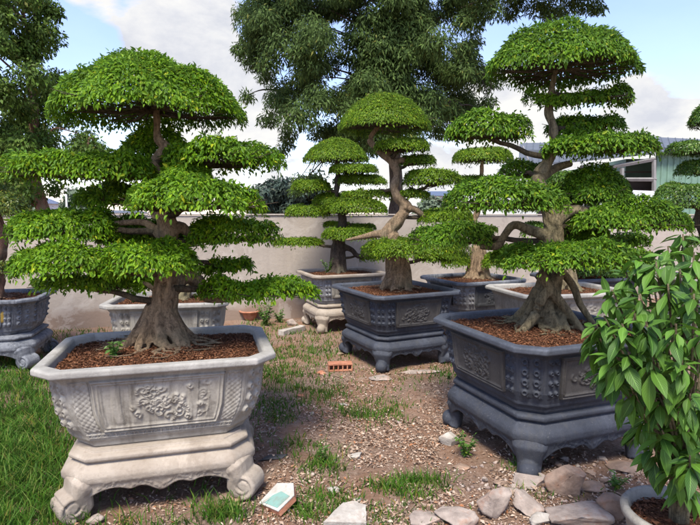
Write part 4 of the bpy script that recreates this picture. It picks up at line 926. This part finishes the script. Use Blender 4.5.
rock('pale stone left of the small terracotta bowl by the wall', 231, 316, 16, 9, M['rock'], 60)
rock('brown stone at the wall foot left of the terracotta bowl', 222, 312, 12, 8, M['rock2'], 61)
rock('grey stone at the wall foot near the whitish planter stand', 293, 322, 13, 9, M['rock'], 62)
rock('brown stone behind the left foot of the middle blue stand', 340, 352, 9, 6, M['rock2'], 63, .5)
rock('long flat pale stone under the right side of the middle blue stand', 420, 371, 44, 7, M['rock'], 64, .3, dk=.35)
rock('flat pale stone under the front foot of the middle blue stand', 379, 376, 26, 6, M['rock'], 65, .3)
rr = random.Random(5)
spots = [(543, 478), (556, 470), (575, 470), (590, 478), (600, 462), (585, 456), (610, 474), (500, 488), (512, 492), (540, 466), (565, 460), (604, 486), (484, 480), (548, 496)]
for i, (a, b_) in enumerate(spots):
    rock('small tan clod or stone among those between the slate blue stand and the big rocks', a + rr.uniform(-3, 3), b_ + rr.uniform(-3, 3), rr.uniform(7, 14), rr.uniform(5, 9), M['rock2'] if i % 2 else M['rock'], 70 + i, .6, rz=rr.random() * 3, nm='small_stone', group='small clods in front of the slate blue stand', cat='stone')
rock('flat pale broken slab leaning between the grey slab and the blocky tan rock', 545, 520, 34, 16, M['white'], 93, .5, rz=.5, dk=.5)
rock('flat tan slab behind the triangular rock', 590, 490, 30, 14, M['rock2'], 94, .4, rz=.2, dk=.6)
rock('pale angular rock right of the broken slab at the bottom edge', 425, 521, 34, 14, M['rock'], 95, .5, rz=.4)
rock('greyish flat stone between the rounded rock and the foot stone', 505, 494, 22, 9, M['rock'], 96, .4)
# terracotta block with glazed white top and teal print
p = gp(283, 506); r_ = empty('tile_fragment', (p.x, p.y, gh(p.x, p.y) + .0), R(-52)); tag(r_, 'broken tile with white glaze and teal print lying tilted on grass at bottom centre-left', 'tile')
r_.rotation_euler = (R(22), R(-8), R(-38))
bm = bmesh.new(); poly_prism(bm, [Vector(q) for q in ((-.085, -.07, .03), (.075, -.085, .03), (.095, .03, .03), (.03, .10, .03), (-.075, .075, .03))], Vector((0, 0, .035))); o = bmobj('clay_body', bm, M['terracotta'], r_); bevel(o, .003)
bm = bmesh.new(); poly_prism(bm, [Vector(q) for q in ((-.087, -.072, .066), (.077, -.087, .066), (.097, .031, .066), (.031, .102, .066), (-.077, .077, .066))], Vector((0, 0, .008))); o = bmobj('white_glaze', bm, M['tile'], r_); bevel(o, .002)
bm = bmesh.new(); poly_prism(bm, [Vector(q) for q in ((-.045, -.065, .0745), (.06, -.072, .0745), (.078, .015, .0745), (.0, .03, .0745), (-.035, -.01, .0745))], Vector((0, 0, .002))); bmobj('teal_print', bm, M['teal'], r_)
# broken slab
p = gp(347, 519); bm = bmesh.new(); poly_prism(bm, [Vector(q) for q in ((-.13, -.10, 0), (.085, -.11, 0), (.10, .03, 0), (.03, .055, 0), (-.02, .05, 0))], Vector((0, 0, .045)))
bmesh.ops.triangulate(bm, faces=bm.faces); bmesh.ops.subdivide_edges(bm, edges=bm.edges, cuts=3, use_grid_fill=True)
for v in bm.verts: v.co += Vector((mnoise.noise(v.co * 30), mnoise.noise(v.co * 30 + Vector((5, 5, 5))), mnoise.noise(v.co * 26 + Vector((9, 1, 2))))) * .007
o = bmobj('broken_slab', bm, M['white'], None); o.location = (p.x, p.y, gh(p.x, p.y) + .005); o.rotation_euler = (R(8), R(3), .1); tag(o, 'angular whitish broken slab at the bottom edge, right of the teal printed tile', 'slab')
# hollow brick
p = gp(340, 369); r_ = empty('broken_brick', (p.x, p.y, gh(p.x, p.y)), .12); tag(r_, 'broken red hollow brick with a row of holes, in front of the middle blue planter', 'brick')
bm = bmesh.new(); L_ = .25; Hh_ = .075; D_ = .12
for (cx, cy, cz, sx_, sy_, sz_) in ((0, 0, .006, L_, D_, .012), (0, 0, Hh_ - .006, L_, D_, .012)): bx(bm, (cx, cy, cz), (sx_, sy_, sz_))
for i in range(6): bx(bm, (-L_ / 2 + .006 + i * (L_ - .012) / 5, .001, Hh_ / 2), (.012, D_ - .006, Hh_ - .026))
bx(bm, (0, .02, Hh_ / 2), (L_ - .03, .012, Hh_ - .026)); bmobj('clay', bm, M['terracotta'], r_)
rock('small flat terracotta shard left of the broken red brick', 322, 369, 13, 10, M['terracotta'], 90, .4, nm='clay_shard', cat='shard')
rock('small reddish shard on the dirt right of the front left planter', 300, 395, 9, 5, M['terracotta'], 91, .4, nm='clay_shard', cat='shard')
a, b_ = gp(281, 336), gp(303, 330); bm = bmesh.new(); L_ = (b_ - a).length; bx(bm, (0, 0, .035), (L_, .09, .07)); bmesh.ops.subdivide_edges(bm, edges=bm.edges, cuts=4, use_grid_fill=True)
for v in bm.verts: v.co += Vector((0, mnoise.noise(v.co * 9), mnoise.noise(v.co * 12))) * .012
o = bmobj('concrete_kerb_piece', bm, M['white'], None); o.location = (a + b_) / 2; o.rotation_euler = (0, 0, math.atan2(b_.y - a.y, b_.x - a.x)); tag(o, 'short whitish concrete bar on the grass left of the whitish planter stand', 'concrete bar')
# small terracotta bowl with a pale rim
p = gp(250, 320); bm = bmesh.new()
prof = [(.0, .0), (.075, .0), (.10, .06), (.115, .12), (.16, .128), (.165, .15), (.14, .152), (.10, .10), (.0, .09)]
def lathe(bm, prof, seg=28):
    rings = [[bm.verts.new((r * math.cos(2 * math.pi * k / seg), r * math.sin(2 * math.pi * k / seg), z)) for k in range(seg)] if r > 1e-6 else [bm.verts.new((0, 0, z))] for r, z in prof]
    for a_, b2 in zip(rings, rings[1:]):
        for k in range(seg):
            if len(a_) == 1: bm.faces.new((a_[0], b2[k], b2[(k + 1) % seg]))
            elif len(b2) == 1: bm.faces.new((a_[k], a_[(k + 1) % seg], b2[0]))
            else: bm.faces.new((a_[k], a_[(k + 1) % seg], b2[(k + 1) % seg], b2[k]))
lathe(bm, prof); o = bmobj('clay_bowl', bm, M['terracotta'], None, True); o.location = (p.x, p.y, 0); tag(o, 'small terracotta bowl with a flat rim on the ground behind the front left planter', 'bowl')

# weeds: stems with paired leaves
def weed(label, px, py, h, n, leaf, seed, spread=.35):
    rng = np.random.RandomState(seed); p = gp(px, py); root = empty('weed', (p.x, p.y, gh(p.x, p.y))); tag(root, label, 'weed', 'green weeds on the dirt')
    bm = bmesh.new(); P = []; D = []
    for i in range(n):
        a = rng.rand() * 6.28; hh = h * (.5 + .6 * rng.rand()); e = Vector((math.cos(a) * spread * hh, math.sin(a) * spread * hh, hh)); pts = [Vector((0, 0, 0)), e * .5 + Vector((0, 0, hh * .1)), e]
        tube(bm, pts, [.004, .003, .0015], 5, False)
        for k in range(14):
            s = .15 + .85 * k / 13; q = Vector((0, 0, 0)).lerp(e, s) + Vector((0, 0, hh * .2 * s * (1 - s))); b2 = a + k * 2.4; P.append(q[:]); D.append((math.cos(b2), math.sin(b2), .25 + .4 * rng.randn()))
    P = np.array(P); D = np.array(D); m_ = len(P); L = leaf * (.6 + .7 * rng.rand(m_)); N = np.array([0, 0, 1.0]) + rng.randn(m_, 3) * .4
    V, Fc = leaves(P, D, N, L, L * .5); bmobj('stem', bm, M['weed'], root, True); link('foliage', npmesh('foliage', V, Fc), M['weed'], root)
weed('leafy green weed beside the whitish stone at the front right stand', 466, 458, .13, 9, .03, 1, .5)
weed('tall leafy weed by the wall right of the terracotta bowl', 266, 326, .36, 14, .05, 2, .4)
weed('low weed at the wall foot left of the concrete bar', 280, 322, .2, 9, .045, 3, .6)
weed('upright weed in the dirt above the broken slab', 322, 466, .16, 7, .022, 4, .3)
weed('small pale weed beside the round white pot', 556 + 60, 497, .08, 6, .028, 5, .7)
weed('small weed at the left foot of the whitish planter trunk', 448, 380, .06, 5, .02, 6, .6)
# weed growing in the pale planter and suckers at the small tree's foot
for (lb, px, Y, key, h, n, sd) in (('small weed growing in the mulch of the pale front planter, left of the trunk', 112, 2.98, 'A', .10, 6, 7), ('leafy sprout at the foot of the straight trunk in the whitish planter', 328, 7.42, 'B', .22, 9, 8), ('green sprout in the grey-white planter behind the front left trunk', 133, 5.0, 'J', .22, 9, 9)):
    weed(lb, 300, 400, h, n, .032, sd, .4); o = [q for q in COL.objects if q.get('label') == lb][0]; o.location = (pt(px, 300, Y).x, Y, PLANTERS[key][2] - .01); o['group'] = 'green sprouts in the planters'

# ------------------------------------------------------------------ FOREGROUND SHRUB IN ROUND POT
PX, PY = pt(681, 480, 2.24).x, 2.24
bm = bmesh.new(); lathe(bm, [(0, .0), (.15, .0), (.17, .02), (.205, .17), (.215, .235), (.232, .245), (.236, .27), (.225, .285), (.205, .282), (.195, .25), (.19, .22), (0, .225)], 48)
rp = empty('round_pot', (PX, PY, 0)); tag(rp, 'round whitish plaster pot at the bottom right corner holding the leafy shrub', 'pot')
o = bmobj('pot_body', bm, M['pale'], rp, True)
def fn(m):
    rng = np.random.RandomState(8); a = rng.rand(m) * 6.28; r = .19 * rng.rand(m) ** .5; return np.stack([r * np.cos(a), r * np.sin(a), .235 + .012 * rng.rand(m)], 1)
bm = bmesh.new(); lathe(bm, [(0, .243), (.12, .240), (.197, .232)], 32); bmobj('soil', bm, M['soil'], rp, True)
V, Fc = chips(1200, fn, .02, np.random.RandomState(9)); tag(link('mulch', npmesh('mulch', V, Fc), M['mulch'], rp, False), kind='stuff')
def biglaeves(P, D, N, L, W, bend):
    D = unit(D); N = unit(N - D * np.sum(N * D, 1, keepdims=True)); Sd = np.cross(D, N); n = len(P)
    st = np.linspace(0, 1, 8); prof = np.array([.05, .45, .82, 1.0, .95, .72, .38, .0]); Vv = []; UV = []
    for i, s in enumerate(st):
        ang = bend * s; ctr = P + D * (L * (s - .12 * bend * s * s))[:, None] - N * (L * bend * .45 * s * s)[:, None]
        wv = (W * .5 * prof[i])[:, None]; rip = (.06 * np.sin(s * 19 + P[:, 0] * 90) * W * .5 * prof[i])[:, None]
        for k in (-1, -.5, 0, .5, 1):
            Vv.append(ctr + Sd * wv * k * .95 + N * (wv * .32 * abs(k) + rip * abs(k))); UV.append((k, s))
    V = np.stack(Vv, 1).reshape(-1, 3); F_ = []
    for i in range(7):
        for k in range(4): a = i * 5 + k; F_.append([a, a + 1, a + 6, a + 5])
    F_ = np.array(F_); Fc = (np.arange(n)[:, None, None] * 40 + F_[None]).reshape(-1, 4); return V, Fc, np.tile(np.array(UV), (n, 1))
def shrub():
    rng = np.random.RandomState(21); root = empty('shrub', (PX, PY, .235)); tag(root, 'leafy shrub with broad drooping leaves in the round white pot at the right edge', 'shrub'); B = Vector(root.location)
    W = [(662, 436, 2.1), (694, 448, 2.1), (704, 470, 2.15), (655, 452, 2.2), (676, 470, 2.1), (686, 486, 2.15), (640, 262, 2.25), (668, 252, 2.35), (694, 258, 2.2), (612, 296, 2.2), (640, 300, 2.1), (668, 290, 2.05), (694, 300, 2.0), (604, 322, 2.15), (622, 330, 2.0), (646, 328, 1.95), (676, 330, 1.9), (705, 330, 1.95), (600, 345, 2.2), (628, 358, 2.0), (652, 362, 1.95), (682, 366, 1.9),
         (612, 372, 2.15), (636, 392, 2.1), (662, 398, 2.0), (690, 400, 1.95), (648, 416, 2.2), (684, 425, 2.1), (628, 300, 2.45), (656, 340, 2.4), (690, 380, 2.35), (715, 280, 2.3), (725, 360, 2.2), (720, 410, 2.1), (740, 320, 2.3), (650, 272, 2.5), (683, 240, 2.5), (626, 400, 2.3), (606, 372, 2.3), (674, 448, 2.2), (700, 350, 2.5), (730, 260, 2.4), (735, 440, 2.2), (645, 378, 2.3), (672, 310, 2.5), (618, 345, 2.35),
         (634, 318, 2.25), (658, 306, 2.2), (684, 318, 2.15), (640, 345, 2.2), (668, 352, 2.15), (698, 345, 2.1), (616, 358, 2.05), (650, 395, 2.25), (676, 385, 2.2), (702, 396, 2.1), (664, 372, 2.4), (704, 425, 2.2), (656, 268, 2.2), (680, 275, 2.15), (626, 278, 2.3), (596, 330, 2.25), (700, 278, 2.3), (676, 412, 2.35), (636, 372, 2.45), (704, 310, 2.4), (690, 462, 2.0), (640, 430, 2.3)]
    P = []; D = []; N = []; L = []; bm = bmesh.new()
    for i, (x, y, Y) in enumerate(W):
        c = pt(x, y - 6, Y) - B; k = rng.randint(15, 21); ax = unit(np.array([[c.x * .7, c.y * .7, .9]]))[0]
        for j in range(k):
            a = j * 2.4 + rng.rand(); t = j / k
            rad = np.array([math.cos(a), math.sin(a), 0]); d = rad * (.72 + .2 * rng.rand()) + np.array([0, 0, .2 - 1.5 * t ** .9]) + ax * .1 + rng.randn(3) * .30
            P.append(np.array(c) - np.array([0, 0, .075 * t]) + rad * .008); D.append(d); N.append(np.array([0, 0, 1.0]) + rad * (.5 + t) + rng.randn(3) * .25); L.append((.6 + .65 * rng.rand()) * (.072 + .045 * t ** .5 * (1 + .4 * rng.randn() * .5)) * (1.0 if Y < 2.3 else .95))
        s0 = Vector((rng.uniform(-.03, .03), rng.uniform(-.03, .03), -.01)); mid = s0.lerp(c, .5) + Vector((-c.x * .12, -c.y * .12, .05)); low = s0.lerp(mid, .5) + Vector((-c.x * .1, -c.y * .1, .03))
        Q = catmull([(*s0, .010), (*low, .008), (*mid, .0065), (*c, .0035)], 5); tube(bm, [Vector(q[:3]) for q in Q], [q[3] for q in Q], 7)
    # scattered single leaves along the stems
    bmobj('stem', bm, M['barkG'], root, True)
    P, D, N, L = map(np.array, (P, D, N, L)); Wd = L * (.34 + .08 * rng.rand(len(L)))
    V, Fc, UV = biglaeves(P, D, N, L, Wd, .45 + .35 * rng.rand(len(L)))
    me = npmesh('foliage', V, Fc); uvl = me.uv_layers.new(name='leafuv'); vi = np.zeros(len(me.loops), np.int32); me.loops.foreach_get('vertex_index', vi); uvl.data.foreach_set('uv', UV[vi].astype(np.float32).ravel())
    link('foliage', me, M['shrubleaf'], root)
shrub()

# ------------------------------------------------------------------ SKY, SUN, CAMERA
SUN_EL, SUN_AZ = R(58), R(194)           # azimuth clockwise from +Y (seen from above)
wd_ = bpy.data.worlds.new('World'); S.world = wd_; wd_.use_nodes = True; nt = wd_.node_tree; nt.nodes.clear()
out = nt.nodes.new('ShaderNodeOutputWorld'); bg = nt.nodes.new('ShaderNodeBackground'); bg2 = nt.nodes.new('ShaderNodeBackground'); ms = nt.nodes.new('ShaderNodeMixShader')
sky = nt.nodes.new('ShaderNodeTexSky'); sky.sky_type = 'NISHITA'; sky.sun_disc = False; sky.sun_elevation = SUN_EL; sky.sun_rotation = SUN_AZ; sky.air_density = 1.2; sky.dust_density = .5; sky.ozone_density = 4.0
skc = mix(nt, sky.outputs[0], (.98, .86, .95), 1.0, 'MULTIPLY'); nt.links.new(skc, bg.inputs['Color']); bg.inputs['Strength'].default_value = .10
tc = nt.nodes.new('ShaderNodeTexCoord'); mp = nd(nt, 'ShaderNodeMapping'); mp.inputs['Scale'].default_value = (1, 1, 1.9); mp.inputs['Location'].default_value = (.35, .1, .2)
nt.links.new(tc.outputs['Generated'], mp.inputs['Vector'])
nz = noise(nt, 2.6, 9, mp.outputs[0], .58, .25)
def blob(px, py, rpx, amt):              # cloud bank placed by compass direction
    d = (pt(px, py, 10) - Vector((0, 0, CAMH))).normalized(); dp = nd(nt, 'ShaderNodeVectorMath', operation='DOT_PRODUCT'); nt.links.new(tc.outputs['Generated'], dp.inputs[0]); dp.inputs[1].default_value = d
    mr = nd(nt, 'ShaderNodeMapRange'); nt.links.new(dp.outputs['Value'], mr.inputs[0]); mr.inputs[1].default_value = math.cos(math.atan(rpx / F)); mr.inputs[2].default_value = 1; mr.inputs[3].default_value = 0; mr.inputs[4].default_value = amt; mr.interpolation_type = 'SMOOTHSTEP'; return mr.outputs[0]
acc = nz
for bb in ((200, 62, 95, .24), (140, 50, 40, .10), (250, 150, 90, .18), (150, 170, 70, .10), (470, 200, 120, .20), (600, 130, 70, .20), (665, 110, 55, .22), (540, 30, 60, -.06), (75, 75, 70, -.24), (275, 25, 40, -.08), (660, 20, 120, -.16), (88, 2, 28, .12), (505, 110, 50, .10), (690, 190, 60, -.05)):
    ad = nd(nt, 'ShaderNodeMath', operation='ADD'); nt.links.new(acc, ad.inputs[0]); nt.links.new(blob(*bb), ad.inputs[1]); acc = ad.outputs[0]
msk = ramp(nt, acc, [(.565, 0.10), (.60, .5), (.635, 1.0)])
shade = noise(nt, 5.5, 7, mp.outputs[0], .6, .2)
cc = ramp(nt, shade, [(.34, (.215, .222, .245)), (.44, (.26, .262, .272)), (.54, (.30, .297, .29))])
nt.links.new(cc, bg2.inputs['Color']); bg2.inputs['Strength'].default_value = 1.0
nt.links.new(msk, ms.inputs[0]); nt.links.new(bg.outputs[0], ms.inputs[1]); nt.links.new(bg2.outputs[0], ms.inputs[2]); nt.links.new(ms.outputs[0], out.inputs['Surface'])
sl = bpy.data.lights.new('sun', 'SUN'); sl.energy = 2.1; sl.angle = R(18); sl.color = (1.0, .93, .80); so = bpy.data.objects.new('sun', sl); COL.objects.link(so)
dv = Vector((math.sin(SUN_AZ) * math.cos(SUN_EL), math.cos(SUN_AZ) * math.cos(SUN_EL), math.sin(SUN_EL)))
so.rotation_euler = dv.to_track_quat('Z', 'Y').to_euler(); so.location = (0, 0, 20)
cam = bpy.data.cameras.new('camera'); co = bpy.data.objects.new('camera', cam); COL.objects.link(co); S.camera = co
cam.sensor_width = 36; cam.lens = 36 * F / 700; cam.clip_start = .05; cam.clip_end = 2000
co.location = (0, 0, CAMH); co.rotation_euler = (R(90) - PITCH, 0, 0)
S.view_settings.view_transform = 'Standard'; S.view_settings.look = 'None'; S.view_settings.exposure = 1.75; S.view_settings.gamma = 1
S.view_settings.use_curve_mapping = False
S.cycles.max_bounces = 6; S.cycles.diffuse_bounces = 3; S.cycles.glossy_bounces = 2; S.cycles.transmission_bounces = 4
